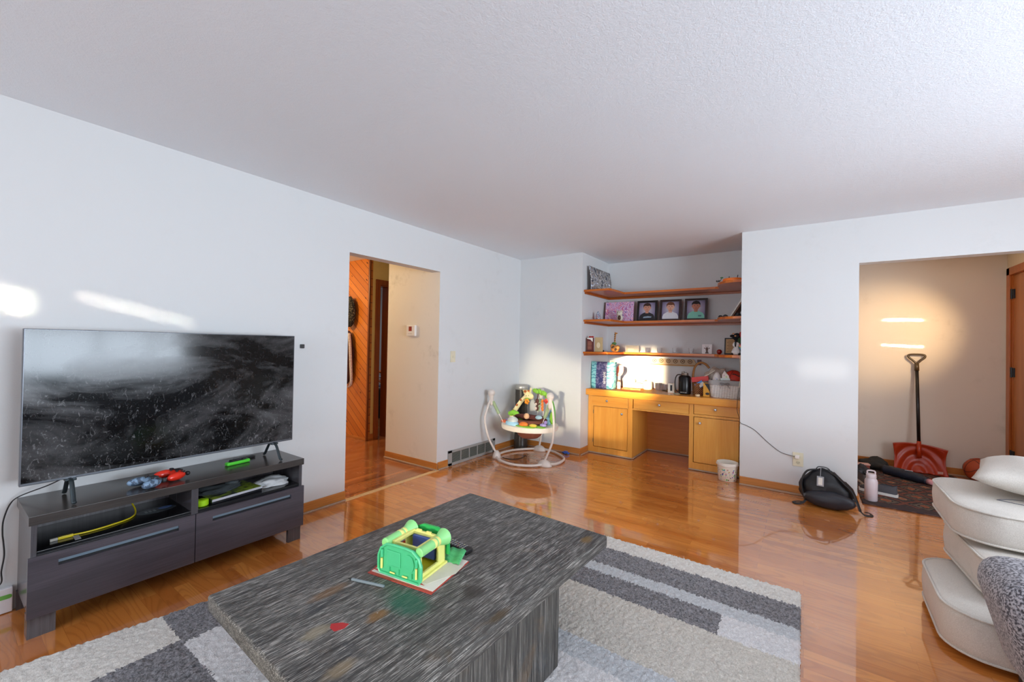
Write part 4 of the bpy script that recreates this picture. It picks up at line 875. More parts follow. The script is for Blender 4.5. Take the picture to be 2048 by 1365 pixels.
# tote bag
tb2 = T('tote_bag', 'blue and turquoise patterned reusable shopping bag standing at the left end of the desk counter', 'bag', (1.055, 4.90, ZC))
def totemat():
    a = N('tote_print', .35, '#3b4a80'); v = a.coord(); sep = a.n('ShaderNodeSeparateXYZ', {0: v}); x = sep.outputs[0]
    mid = a.math('MULTIPLY', a.math('GREATER_THAN', x, -.075), a.math('LESS_THAN', x, .065))
    sw_ = a.n('ShaderNodeTexWave', {'Vector': v, 'Scale': 7.0, 'Distortion': 9.0, 'Detail': 2.0, 'Detail Scale': 1.6}, wave_type='RINGS').outputs['Fac']
    cA = a.ramp(sw_, [(.0, '#3f8f9d'), (.45, '#79c0c8'), (.55, '#d7eeee'), (.65, '#5fb3ba'), (1.0, '#8fd0cf')])
    cB = a.ramp(a.noise(v, 22, 5, .6, 2.0), [(.35, '#2a3670'), (.5, '#3f3f6c'), (.6, '#8f8aa8'), (.72, '#2f3c7a')])
    a.col(a.mix(mid, cA, cB)); return a.m
TOTE = totemat()
bm = B(); n = 16; L_ = []
for k, (z, w_, d_) in enumerate(((0, .27, .13), (.02, .285, .14), (.10, .295, .14), (.20, .30, .12), (.30, .305, .10), (.325, .31, .09))):
    ring = []
    for (x, y) in rrect(w_, d_, .03, 4): ring.append(bm.verts.new((x + .004 * math.sin(z * 40 + y * 30), y + .006 * math.sin(x * 40 + z * 25), z - (.012 * math.cos(x * 14) if k == 5 else 0))))
    L_.append(ring)
for a_, b_ in zip(L_, L_[1:]):
    m_ = len(a_)
    for i in range(m_): bm.faces.new((a_[i], a_[(i + 1) % m_], b_[(i + 1) % m_], b_[i]))
bm.faces.new(L_[0][::-1]); o = O('bag_body', bm, TOTE, tb2, True); mod(o, 'SOLIDIFY', thickness=.002)
text('lettering', 'simple', .058, plain('print_white', '#eef0ee', .5), tb2, Matrix.Translation((.036, -.0735, .135)) @ Matrix.Rotation(R(90), 4, 'X') @ Matrix.Rotation(R(90), 4, 'Z'))
bm = B(); tube(bm, [(.10, -.045, .315), (.10, -.04, .345), (.14, -.035, .335), (.15, -.035, .31)], .004, 6, k=5, flat=(.002, .012)); O('handle', bm, plain('tote_handle', '#e9e4d2', .6), tb2, True)
tf = T('table_tennis_paddle', 'coral and white rounded paddle standing behind the tote bag', 'paddle', (1.215, 5.10, ZC), R(0))
bm = B(); prism(bm, ellipse(.050, .075, 30), .008, Matrix.Translation((-.03, 0, .215)) @ Matrix.Rotation(R(90), 4, 'X') @ Matrix.Rotation(R(-20), 4, 'Z')); O('blade', bm, plain('coral_face', '#e8806a', .45), tf)
bm = B(); vs = box(bm, -.040, .040, -.0102, -.0085, -.004, .004); xf(vs, Matrix.Translation((-.025, 0, .20)) @ Matrix.Rotation(R(-50), 4, 'Y')); O('stripe', bm, PAPER, tf)
bm = B(); box(bm, -.045, -.02, -.008, .0, .0, .145, .003); O('grip', bm, plain('pale_grip', '#e6cfae', .6), tf)
# little bathing / sticky things beside
bx1 = T('craft_box', 'shallow clear and cardboard craft box behind the orange clipboard', 'box', (1.335, 5.22, ZC))
bm = B(); box(bm, -.13, .13, -.06, .06, 0, .052, .003); O('tray', bm, plain('craft_tan', '#d8b78a', .6), bx1)
bm = B(); box(bm, -.132, .132, -.062, .062, .0522, .066, .003); box(bm, -.115, .02, -.0625, -.0602, .012, .045); box(bm, .03, .12, -.0625, -.0602, .012, .045); O('lid', bm, plain('craft_white', '#efe6d0', .4), bx1)
b2 = T('card_box', 'pale cream card box leaning on the alcove wall on top of the craft box', 'box', (1.26, 5.26, ZC + .067))
bm = B(); box(bm, -.09, .07, -.02, .02, 0, .045, .002); O('body', bm, plain('cream_card', '#f0e3bd', .6), b2)
b3 = T('orange_clipboard', 'orange folded board lying in front of the craft box on the counter', 'board', (1.31, 5.00, ZC), R(-3))
bm = B(); vs = box(bm, -.115, .125, -.05, .05, 0, .018, .003); O('board', bm, plain('board_orange', '#e8853f', .4), b3)
bm = B(); vs = box(bm, -.110, .0, -.056, -.050, .001, .022, .002); O('red_edge', bm, plain('edge_red', '#e0502c', .4), b3)
b4 = T('small_bottle', 'small pale bottle with dark lid between tote bag and craft box', 'bottle', (1.228, 4.985 - .03, ZC))
b4.location.x = 1.222; b4.location.y = 4.98
b4['label'] = 'small peach bottle with a dark lid right beside the tote bag'
bm = B(); lathe(bm, [(.020, 0), (.022, .003), (.022, .075), (.014, .088)], n=20); O('bottle_body', bm, plain('peach_glass', '#e6b894', .3), b4, 40)
bm = B(); lathe(bm, [(.014, .0885), (.015, .09), (.015, .108), (.010, .110)], n=18); O('lid', bm, plain('lid_brown', '#4c362c', .4), b4, 40)
b3.location.x = 1.385; b3.location.y = 4.99
cn = T('woven_canister', 'pale yellow woven canister on the middle of the desk counter', 'canister', (1.520, 5.15, ZC))
a = N('pale_weave', .6, '#ecd68a'); v = a.coord(); bk_ = a.n('ShaderNodeTexBrick', {'Vector': a.coord((1, 1, 1), which='Object'), 'Scale': 30.0, 'Color1': srgb('#f0dc92'), 'Color2': srgb('#e6cc7c'), 'Mortar': srgb('#c9a455')}); a.col(bk_.outputs['Color'])
bm = B(); lathe(bm, [(.052, 0), (.056, .004), (.056, .098), (.053, .102), (.047, .102), (.047, .08), (.01, .078)], n=32); O('canister_body', bm, a.m, cn, 40)
bm = B(); ball(bm, (-.02, 0, .10), (.018, .014, .018), 12); cone(bm, (.025, .01, .08), (.032, .012, .145), .003); O('contents', bm, plain('dark_contents', '#5c5348', .6), cn, True)
GLS = N('clear_glass', .02, '#ffffff', Transmission_Weight=1.0, IOR=1.45).m
def glass(loc, r, h, label, group, cat='glass', fill=None, name='shot_glass'):
    t = T(name, label, cat, loc, group=group)
    bm = B(); lathe(bm, [(r * .82, 0), (r * .86, .002), (r, h), (r * .93, h), (r * .78, .012), (.001, .010)], n=28); O('glass_body', bm, GLS, t, 50)
    return t
glass((1.635, 5.20, ZC), .042, .085, 'clear glass tumbler on the counter right of the woven canister', None, name='glass_tumbler')
glass((1.715, 5.17, ZC), .036, .070, 'second clear tumbler on the counter, nearer the dark incense stick', None, name='glass_tumbler')
ic = T('incense_stick', 'dark slim stick in a wooden holder on the desk counter', 'incense holder', (1.80, 5.20, ZC))
bm = B(); box(bm, -.10, .10, -.018, .018, 0, .010, .004); O('holder', bm, plain('holder_wood', '#c98a45', .5), ic); bm = B(); cone(bm, (-.005, 0, .0095), (.0, 0, .095), .005, .004, 10); O('stick', bm, plain('stick_brown', '#5b4032', .6), ic)
cu = T('photo_cube', 'small white picture block with a dark figure left of the black thermos', 'picture block', (1.845, 4.985, ZC), R(5))
bm = B(); box(bm, -.036, .036, -.016, .016, 0, .108, .003); O('block', bm, plain('block_white', '#e8dcc8', .5), cu); bm = B(); box(bm, -.010, .012, -.0175, -.0162, .022, .088, .0005); O('print', bm, BKP, cu)
co = T('coaster', 'pale green round coaster in front of the picture block', 'coaster', (1.925, 4.895, ZC)); bm = B(); lathe(bm, [(.034, 0), (.036, .002), (.034, .004)], n=28); O('disc', bm, plain('coaster_green', '#b9c2a4', .5), co)
# thermos
tm = T('thermos_jug', 'black steel growler jug with strap handle on the desk counter', 'jug', (1.998, 4.95, ZC))
SB = N('black_steel', .28, '#1b1817', Metallic=.6).m
bm = B(); lathe(bm, [(.050, .0), (.064, .006), (.066, .020), (.066, .185), (.058, .200), (.040, .210)], n=36); O('jug_body', bm, SB, tm, 45)
bm = B(); lathe(bm, [(.036, .2105), (.038, .213), (.038, .234), (.030, .238)], n=28); box(bm, -.032, -.006, -.022, .022, .237, .252, .005); O('lid', bm, N('steel_lid', .3, '#8f8378', Metallic=.8).m, tm, 45)
bm = B(); tube(bm, [(-.030, -.012, .215), (-.075, -.012, .212), (-.098, -.012, .17), (-.102, -.012, .10), (-.092, -.012, .04), (-.062, -.010, .022)], .008, 8, k=6, flat=(.006, .012)); O('handle', bm, plain('handle_brown', '#2a1c17', .5), tm, True)
text('lettering', 'GROWLER', .014, plain('print_silver', '#c9c4bc', .4), tm, Matrix.Translation((-.0, -.0655, .022)) @ Matrix.Rotation(R(90), 4, 'X'), .0006)
# brown wicker basket
def weave(name, c1, c2, c3, s=1.0):
    a = N(name, .65, c1); v = a.coord(); sep = a.n('ShaderNodeSeparateXYZ', {0: v})
    ang = a.math('ARCTAN2', sep.outputs[1], sep.outputs[0]); u = a.math('MULTIPLY', ang, 9.0 * s); zz = a.math('MULTIPLY', sep.outputs[2], 260.0 / s)
    row = a.math('FLOOR', a.math('DIVIDE', zz, PI)); sgn = a.math('MULTIPLY', a.math('MODULO', row, 2.0), PI)
    w1 = a.math('SINE', a.math('ADD', a.math('MULTIPLY', u, 2.0), sgn)); w2 = a.math('ABSOLUTE', a.math('SINE', zz)); h = a.math('MULTIPLY', a.math('ADD', a.math('MULTIPLY', w1, .5), .5), w2)
    a.col(a.ramp(h, [(.0, c3), (.25, c1), (.8, c2)])).bump(h, 1.0, .006); return a.m
bw = T('wicker_basket', 'small brown wicker basket with hoop handle between jug and white basket', 'basket', (2.140, 4.985, ZC))
bm = B(); lathe(bm, [(.058, 0), (.062, .004), (.070, .120), (.074, .126), (.070, .132), (.066, .128), (.058, .012), (.01, .01)], n=36); O('basket_body', bm, weave('brown_wicker', '#a9683a', '#c98d58', '#3d1d0c'), bw, 50)
bm = B(); tube(bm, [(-.060, 0, .125), (-.064, .01, .22), (-.045, .015, .31), (0, .02, .355), (.055, .02, .345), (.10, .02, .30)], .012, 8, k=6); O('hoop_handle', bm, plain('braided_handle', '#8d5a24', .7, 60), bw, True)
bm = B(); vs = box(bm, -.10, .075, -.045, -.02, .0, .055, .002); xf(vs, Matrix.Translation((.03, .02, .150)) @ Matrix.Rotation(R(-9), 4, 'Y')); rb = O('red_box', bm, plain('carton_red', '#d23a35', .45), None)
rb.name = 'red_carton'; rb.matrix_world = Matrix.Translation((2.140, 4.985, ZC)); tag(rb, 'long red carton lying across the brown wicker basket', 'box')
bb = T('snack_packet', 'blue and white packet sticking out of the brown wicker basket', 'packet', (2.165, 4.925, ZC + .105), R(0))
bm = B(); vs = box(bm, -.045, .045, -.004, .004, -.02, .045, .003); xf(vs, Matrix.Rotation(R(-35), 4, 'Y')); O('packet_body', bm, plain('packet_blue', '#3f86c9', .4), bb)
bm = B(); vs = box(bm, -.010, .050, -.007, -.0045, -.015, .025, .001); xf(vs, Matrix.Rotation(R(-35), 4, 'Y')); O('white_panel', bm, PAPER, bb)
yb = T('yellow_card_box', 'yellow and black card box wedged between the two baskets', 'box', (2.236, 4.880, ZC), R(0))
bm = B(); box(bm, -.030, .035, -.02, .02, 0, .145, .002); O('carton', bm, plain('carton_yellow', '#d99a2b', .5), yb)
bm = B(); prism(bm, [(-.018, .0), (.035, .0), (.035, -.085)], .001, Matrix.Translation((0, -.0202, .140)) @ Matrix.Rotation(R(90), 4, 'X')); prism(bm, ellipse(.020, .013), .001, Matrix.Translation((.012, -.0202, .03)) @ Matrix.Rotation(R(90), 4, 'X')); O('print', bm, BKP, yb)
wd = T('wood_slice', 'tiny pale round wooden lid in front of the brown basket', 'lid', (2.155, 4.835, ZC)); bm = B(); lathe(bm, [(.022, 0), (.024, .002), (.024, .018), (.022, .020)], n=20); O('disc', bm, plain('pale_wood', '#d8bd95', .6), wd)
# white wicker basket with liner
wb = T('lined_wicker_basket', 'white wicker basket with grey liner and bow at the right end of the counter', 'basket', (2.425, 4.915, ZC))
def rr_loft(bm, rows, mi=0, r=.06):
    L_ = [[bm.verts.new((x, y, z)) for x, y in rrect(w_, d_, min(r, d_ / 2 - .002), 5)] for z, w_, d_ in rows]
    for a_, b_ in zip(L_, L_[1:]):
        m_ = len(a_)
        for i in range(m_): f = bm.faces.new((a_[i], a_[(i + 1) % m_], b_[(i + 1) % m_], b_[i])); f.material_index = mi
    bm.faces.new(L_[0][::-1]); bm.faces.new(L_[-1])
def weaveflat(name, c1, c2, c3):
    a = N(name, .6, c1); v = a.coord(); sep = a.n('ShaderNodeSeparateXYZ', {0: v}); u = a.math('MULTIPLY', a.math('ADD', sep.outputs[0], sep.outputs[1]), 130.0); zz = a.math('MULTIPLY', sep.outputs[2], 420.0)
    row = a.math('FLOOR', a.math('DIVIDE', zz, PI)); sgn = a.math('MULTIPLY', a.math('MODULO', row, 2.0), PI)
    h = a.math('MULTIPLY', a.math('ADD', a.math('MULTIPLY', a.math('SINE', a.math('ADD', u, sgn)), .5), .5), a.math('ABSOLUTE', a.math('SINE', zz)))
    a.col(a.ramp(h, [(.0, c3), (.2, c1), (.7, c2)])).bump(h, 1.0, .005); return a.m
bm = B(); rr_loft(bm, [(0, .285, .19), (.01, .295, .20), (.10, .310, .215), (.165, .325, .228), (.172, .322, .225), (.150, .300, .205), (.095, .29, .18)]); O('basket_body', bm, weaveflat('white_wicker', '#efedea', '#fbfaf8', '#b9b4af'), wb, 50)
a = N('liner_stripes', .85, '#8f8c8a'); v = a.coord((1, 1, 1)); a.col(a.mix(a.n('ShaderNodeTexWave', {'Vector': v, 'Scale': 45.0, 'Distortion': 1.0}).outputs['Fac'], '#7d7a79', '#b9b6b3'))
bm = B(); rr_loft(bm, [(.135, .334, .238), (.150, .338, .242), (.180, .332, .236), (.186, .322, .225), (.178, .306, .212), (.11, .300, .206), (.10, .29, .19)]); 
bm.faces.ensure_lookup_table()
O('liner', bm, a.m, wb, 50)
bm = B()
for p in ([(-.0, -.125, .150), (-.03, -.135, .135), (-.038, -.130, .10)], [(0, -.125, .150), (.03, -.135, .135), (.045, -.130, .105)], [(0, -.125, .150), (-.03, -.135, .165), (-.04, -.128, .150), (0, -.127, .150)], [(0, -.125, .150), (.03, -.135, .165), (.04, -.128, .150), (0, -.127, .150)]): tube(bm, [(x + .0, y, z) for x, y, z in p], .005, 6, k=5, flat=(.002, .007))
O('bow', bm, plain('liner_bow', '#8b8584', .8), wb, True)
a = N('printed_flannel', .9, '#ddd6d0'); v = a.coord(); vn = a.n('ShaderNodeTexVoronoi', {'Vector': v, 'Scale': 30.0}); a.col(a.mix(a.math('LESS_THAN', vn.outputs['Distance'], .28), '#e2dcd6', a.n('ShaderNodeHueSaturation', {'Color': vn.outputs['Color'], 'Saturation': .6, 'Value': .9}).outputs[0]))
FLAN = a.m
t = T('folded_blanket', 'printed white baby blanket rolled inside the white basket', 'blanket', (2.335, 4.915, ZC + .110)); bm = B(); vs = ball(bm, (0, 0, .03), (.052, .06, .125), 22)
for q in vs: q.co.z = max(q.co.z, .0005)
O('cloth', bm, FLAN, t, True)
t = T('baby_bib', 'peaked white printed bib standing in the white basket before the basketball', 'bib', (2.425, 4.832, ZC + .187)); bm = B(); prism(bm, [(-.035, 0), (.045, 0), (.03, .05), (-.01, .10), (-.03, .06)], .012, Matrix.Rotation(R(90), 4, 'X')); O('cloth', bm, FLAN, t); bm = B(); box(bm, -.045, .045, -.022, -.013, .0, .022, .004); O('fold', bm, plain('pale_teal_cloth', '#cfdedc', .8), t)
t, bm = blob('plastic_bag', 'crumpled translucent shopping bag piled over the baskets', 'bag', (2.300, 5.06, ZC + .150), (.115, .06, .115), None, 21, .45, 4, .3)
a = N('translucent_bag', .25, '#dccbb9', Transmission_Weight=.35); O('film', bm, a.m, t, True)
bm = B(); tube(bm, [(.0, -.06, .13), (-.05, -.075, .09), (-.11, -.08, .055)], .012, 8, k=5, flat=(.006, .016)); O('handle', bm, plain('bag_handle_white', '#e9e0d2', .4), t, True)
# basketball(s)
def basketball(loc, label, group, c, r=.119, rot=(0, 0, 0), txt=False):
    t = T('basketball', label, 'basketball', loc, group=group, rot=rot)
    bm = B(); ball(bm, (0, 0, 0), r, 40); O('skin', bm, c, t, True)
    bm = B(); k = r * 1.004
    for ax in range(3): tube(bm, [tuple(Vector((k * math.cos(t_), k * math.sin(t_), 0)) if ax == 0 else (Vector((k * math.cos(t_), 0, k * math.sin(t_))) if ax == 1 else Vector((0, 0, 0)))) for t_ in [2 * PI * i / 48 for i in range(48)]], .0022, 6, closed=True, k=1) if ax < 2 else None
    for s in (-1, 1): tube(bm, [Vector((s * (.55 * k + .0) + s * .28 * k * (1 - abs(math.sin(t_)))** 1, 0, 0)) + Vector((0, math.cos(t_), math.sin(t_))) * 0 for t_ in (0, 1)], .001, 4, k=1) if False else None
    for s in (-1, 1):
        pts = []
        for i in range(48):
            t_ = 2 * PI * i / 48; p = Vector((s * (.52 + .22 * math.cos(2 * t_)), math.cos(t_) * .9, math.sin(t_) * .9)).normalized() * k; pts.append(p)
        tube(bm, pts, .0022, 6, closed=True, k=1)
    O('seams', bm, BKP, t, True)
    if txt:
        bm = B(); random.seed(3)
        for i in range(9):
            a0 = R(-118 + i * 6.5); e = R(38 + 3 * math.sin(i * .7)); p = Vector((math.cos(e) * math.cos(a0), math.cos(e) * math.sin(a0), math.sin(e))) * (r * 1.004); ball(bm, p, (.005, .004, .007), 8)
        O('printed_script', bm, BKP, t)
    return t
BB1 = plain('basketball_red', '#c8321f', .55, 400); BB2 = plain('basketball_brown', '#b34a22', .55, 400)
basketball((2.484, 4.935, ZC + .197), 'red basketball sitting in the white lined basket in the alcove', None, BB1, .094, (R(8), R(14), R(20)), True)
if False: bs = T('storage_tin', 'plain tin hidden behind the white basket, under the red basketball', 'tin', (2.47, 5.17, ZC))
# coat rack under lowest shelf
rk = T('ornate_hook_rail', 'ornate whitewashed wall rail with ring pattern under the lowest shelf', 'wall rail', (1.70, YA, 1.19))
RK = plain('whitewashed_wood', '#cdb795', .7); RKD = plain('rail_ring_brown', '#6a4c2c', .7)  # ring ornaments take a darker brown than the backboard
bm = B(); prism(bm, [(-.20, -.02), (.30, -.02), (.34, -.085), (.30, -.105), (-.25, -.105), (-.22, -.07)], .02, Matrix.Translation((0, -.001, 0)) @ Matrix.Rotation(R(90), 4, 'X')); prism(bm, [(x - .235, z - .045) for x, z in ellipse(.065, .024)], .018, Matrix.Translation((0, -.0012, 0)) @ Matrix.Rotation(R(90), 4, 'X')); prism(bm, [(x - .22, z - .092) for x, z in ellipse(.07, .013)], .018, Matrix.Translation((0, -.0012, 0)) @ Matrix.Rotation(R(90), 4, 'X'))
O('backboard', bm, RK, rk)
bm = B(); box(bm, -.21, .31, -.05, -.0205, -.100, -.090, .003); O('ledge', bm, plain('rail_ledge', '#c08d4a', .6), rk)
for i in range(6):
    x = -.165 + i * .085; bm = B(); tube(bm, [(x + .022 * math.cos(t_), -.0225, -.048 + .022 * math.sin(t_)) for t_ in [2 * PI * j / 20 for j in range(20)]], .0035, 6, closed=True, k=1); ball(bm, (x, -.023, -.048), (.008, .005, .008), 10); O('ring_ornament', bm, [RKD], rk, True)
bt = T('small_red_frame', 'tiny dark red framed piece at the right end of the ornate rail', 'frame', (2.062, YA - .001, 1.105))
bm = B(); box(bm, -.022, .022, -.02, 0, 0, .065, .003); O('frame_body', bm, plain('dark_red_lacquer', '#5c1a16', .4), bt); bm = B(); box(bm, -.012, .012, -.0215, -.0202, .012, .052); O('centre', bm, BKP, bt)
# lowest shelf
def stand_book(): pass
k1 = T('standing_book', 'red and black book standing at the left end of the lowest shelf', 'book', (.965, 4.70, Z3), R(4))
bm = B(); box(bm, -.042, .035, -.02, .02, 0, .170, .003); O('cover', bm, plain('book_dark_red', '#5a1a17', .5), k1)
bm = B()
for i in range(6): box(bm, -.03, .02, -.0212, -.0202, .03 + i * .017, .036 + i * .017)
O('printed_lines', bm, plain('print_tan', '#c98a6a', .5), k1)
bm = B(); prism(bm, [(-.040, .0), (.033, .0), (.033, -.05), (.0, -.02), (-.04, -.01)], .001, Matrix.Translation((0, -.0202, .168)) @ Matrix.Rotation(R(90), 4, 'X')); O('white_band', bm, PAPER, k1)
k2 = T('gold_picture', 'gold and cream bell picture plaque leaning beside the red book', 'picture', (1.040, 4.735, Z3), R(4))
bm = B(); box(bm, -.035, .062, -.010, .010, 0, .175, .003); O('plaque', bm, plain('gold_cream', '#c2a878', .35), k2); bm = B(); prism(bm, ellipse(.022, .035, cx=.012), .001, Matrix.Translation((0, -.0102, .080)) @ Matrix.Rotation(R(90), 4, 'X')); O('cream_oval', bm, plain('cream_oval', '#e6d6b0', .4), k2)
k3 = T('red_ribbon_bow', 'small red bow on top of the red and black book', 'bow', (.972, 4.70, Z3 + .1705)); bm = B(); ball(bm, (-.016, 0, .010), (.018, .010, .010), 12); ball(bm, (.016, 0, .010), (.018, .010, .010), 12); ball(bm, (0, 0, .010), .008, 10); O('loops', bm, plain('ribbon_red', '#b5221d', .5), k3, True)
gf = T('giraffe_figurine', 'tall giraffe and jungle animal figurine at the left of the lowest shelf', 'figurine', (1.165, 4.98, Z3))
GT = plain('giraffe_tan', '#b9803f', .5); GD = plain('giraffe_brown', '#4f3018', .5)
bm = B(); ball(bm, (0, 0, .035), (.055, .035, .035), 16); [q for q in []]
for q in bm.verts: q.co.z = max(q.co.z, 0)
ball(bm, (.035, -.01, .055), (.03, .02, .03), 12); ball(bm, (-.03, -.01, .07), (.025, .02, .03), 12); O('base_animals', bm, GT, gf, True)
bm = B(); tube(bm, [(-.005, 0, .06), (-.004, 0, .13), (.0, 0, .19), (.004, 0, .225)], .010, 8, k=4); ball(bm, (.012, -.006, .232), (.022, .010, .010), 12); cone(bm, (.0, 0, .236), (-.004, 0, .252), .003); O('giraffe_neck', bm, GT, gf, True)
bm = B(); [ball(bm, (-.002, -.004, z), (.0105, .0085, .007), 8) for z in (.09, .115, .14, .165, .19, .215)]; ball(bm, (-.02, -.02, .06), (.02, .012, .02), 10); ball(bm, (.02, -.03, .03), (.018, .012, .018), 10); O('brown_spots', bm, GD, gf, True)
bm = B(); ball(bm, (-.01, -.005, .105), (.032, .02, .018), 12); O('green_leaves', bm, plain('figurine_green', '#4e7a43', .5), gf, True)
lc = T('shelf_ornament', 'tiny black bar-shaped ornament left of the giraffe figurine', 'ornament', (1.085, 4.78, Z3)); bm = B(); box(bm, -.022, .004, -.01, .01, 0, .018, .003); box(bm, .008, .018, -.008, .008, 0, .022, .002); O('blocks', bm, BKP, lc)
for x, lb in ((1.52, 'leftmost shot glass on the lowest shelf, in the sunlit patch'), (1.665, 'shot glass second from the left on the lowest shelf'), (1.845, 'shot glass third from the left on the lowest shelf'), (2.03, 'shot glass nearest the giraffe card on the lowest shelf')):
    g_ = glass((x - .02, 5.20, Z3), .028, .062, lb, 'shot glasses on the lowest shelf')
sf2 = T('clear_frame', 'clear acrylic frame with a pale picture on the lowest shelf', 'picture frame', (1.30, 5.22, Z3)); bm = B(); box(bm, -.08, .09, -.004, .004, 0, .085, .001); O('acrylic', bm, N('acrylic', .1, '#efe4d2', Transmission_Weight=.6).m, sf2); bm = B(); box(bm, -.055, .02, -.0055, -.0042, .005, .045); O('print', bm, plain('print_beige', '#d9b896', .6), sf2)
gc = T('giraffe_card', 'white card with a giraffe head drawing on the lowest shelf', 'card', (2.178, 5.20, Z3), rot=(R(-6), 0, 0))
bm = B(); box(bm, -.052, .052, -.003, .003, .0003, .110, .001); O('card', bm, plain('card_white', '#e8e4e4', .6), gc)
bm = B(); Yf = -.0032; MX = Matrix.Translation((0, Yf, 0)) @ Matrix.Rotation(R(90), 4, 'X')
prism(bm, ellipse(.014, .024, cx=0, cy=.052), .0006, MX); prism(bm, ellipse(.010, .012, cx=.001, cy=.028), .0006, MX); prism(bm, [(-.018, .005), (.02, .005), (.012, .03), (-.010, .03)], .0006, MX)
for s in (-1, 1): prism(bm, [(s * .006, .074), (s * .009, .094), (s * .013, .094), (s * .010, .072)][::s], .0006, MX); prism(bm, ellipse(.010, .005, cx=s * .022, cy=.066), .0006, MX)
O('giraffe_drawing', bm, plain('sketch_brown', '#6b5a54', .7), gc)
rb2 = T('red_ball', 'small dark red glass ball near the right end of the lowest shelf', 'ball', (2.320, 5.12, Z3)); bm = B(); ball(bm, (0, 0, .028), .028, 20); O('sphere', bm, plain('ruby', '#8e1512', .2), rb2, True)
fr = T('certificate_frame', 'black framed certificate leaning at the right end of the lowest shelf', 'picture frame', (2.425, 5.14, Z3), rot=(R(-10), 0, R(2)))
bm = B(); W_, H_ = .058, .185
box(bm, -W_, W_, -.008, .008, 0.002, .014); box(bm, -W_, W_, -.008, .008, H_ - .012, H_); box(bm, -W_, -W_ + .012, -.008, .008, .002, H_); box(bm, W_ - .012, W_, -.008, .008, .002, H_); O('frame_border', bm, BKP, fr)
bm = B(); box(bm, -W_ + .011, W_ - .011, -.003, .004, .013, H_ - .011); O('sheet', bm, plain('tan_paper', '#c29a6c', .7), fr)
bm = B()
for i in range(8): box(bm, -.032 + .01 * (i % 2), .030 - .012 * ((i * 3) % 4) / 3, -.0036, -.0031, .030 + i * .017, .0335 + i * .017)
O('written_lines', bm, plain('ink_brown', '#5b3a22', .7), fr)
cw = T('animal_figurine', 'white and black glazed animal figurine with a rainbow patch on the lowest shelf', 'figurine', (2.515, 4.87, Z3))
bm = B(); lathe(bm, [(.030, 0), (.042, .006), (.045, .03), (.036, .055), (.024, .075), (.02, .085)], n=24); ball(bm, (0, 0, .105), (.034, .028, .030), 18); ball(bm, (-.012, -.012, .12), (.014, .012, .016), 12); O('body', bm, plain('glazed_white', '#eceae8', .15), cw, True)
bm = B(); ball(bm, (-.004, -.024, .115), (.010, .010, .032), 12); ball(bm, (-.030, -.024, .012), (.018, .016, .012), 12); ball(bm, (.034, -.022, .012), (.020, .016, .013), 12); O('black_patches', bm, plain('glazed_black', '#151416', .15), cw, True)
for i, c in enumerate(('#d33b32', '#e8a12c', '#3aa35e', '#3a5fb0')):
    bm = B(); vs = box(bm, .0, .026, -.003, .003, -.005, .005, .001); xf(vs, Matrix.Translation((.030, -.025, .105 - i * .011)) @ Matrix.Rotation(R(35), 4, 'Y')); O('rainbow_stripe', bm, plain('rainbow_%s' % c[1:], c, .4), cw)
pt = T('soft_toy', 'black, red and green soft toy propped behind the white figurine on the lowest shelf', 'soft toy', (2.520, 4.985, Z3))
bm = B(); ball(bm, (0, 0, .09), (.045, .03, .09), 16); ball(bm, (-.01, -.01, .20), (.035, .028, .032), 16); ball(bm, (-.055, -.01, .20), (.024, .014, .016), 12); cone(bm, (-.02, 0, .15), (-.06, -.01, .205), .009, .012); O('black_body', bm, plain('black_plush', '#17161a', .95, 120), pt, True)
bm = B(); ball(bm, (.035, -.015, .215), (.025, .02, .035), 14); ball(bm, (.03, -.02, .10), (.025, .02, .02), 12); O('red_parts', bm, plain('red_plush', '#b5221f', .9, 120), pt, True)
bm = B(); ball(bm, (.025, -.02, .15), (.030, .02, .035), 14); O('green_parts', bm, plain('green_plush', '#36502f', .9, 120), pt, True)
bm = B(); ball(bm, (-.022, -.032, .20), (.012, .008, .010), 12); ball(bm, (-.045, -.018, .225), (.012, .008, .007), 10); O('tan_muzzle', bm, plain('tan_plush', '#cf9468', .9, 120), pt, True)
# middle shelf
TD = R(-7)
sn = T('swirled_glass_ornament', 'marbled glass flame ornament at the left of the middle shelf', 'ornament', (.985, 4.86, Z2))
a = N('marbled_glass', .15, '#9db2c4'); a.col(a.ramp(a.noise(a.coord((1, 1, 1)), 26, 3, .6, 2.5), [(.38, '#c9d3dc'), (.5, '#6f7f97'), (.6, '#b0626a'), (.7, '#dfe6ea')]))
bm = B(); lathe(bm, [(.020, 0), (.030, .008), (.036, .035), (.030, .07), (.016, .098), (.004, .118)], n=24, sy=.6); O('flame', bm, a.m, sn, True)
kb = T('trinket_dish', 'low grey scalloped trinket dish beside the marbled ornament', 'dish', (1.060, 4.80, Z2)); bm = B(); lathe(bm, [(.02, 0), (.035, .004), (.045, .010), (.041, .011), (.02, .006), (.002, .005)], n=24); O('dish_body', bm, plain('pewter', '#8d98a0', .35), kb, True)
cv = T('canvas_painting', 'pink and purple swirled canvas painting leaning on the middle shelf', 'painting', (1.125, 5.20, Z2), rot=(R(-8), 0, R(3)))
def marble(name, stops, sc, dist=4.0):
    a = N(name, .5, '#888888'); v = a.coord(); a.col(a.ramp(a.noise(v, sc, 4, .6, dist), stops)); return a.m
bm = B(); box(bm, -.185, .185, -.009, .009, .002, .262, .002); O('canvas', bm, marble('pink_swirl', [(.36, '#5a3a9a'), (.42, '#d9cbe0'), (.46, '#c0409e'), (.51, '#f4eef0'), (.55, '#7a42b0'), (.60, '#e8707c'), (.66, '#f0e8ee'), (.74, '#5aa7c9')], 6, 5.0), cv)
pg = T('dog_figurine', 'white bulldog figurine before the pink painting on the middle shelf', 'figurine', (1.175, 5.10, Z2))
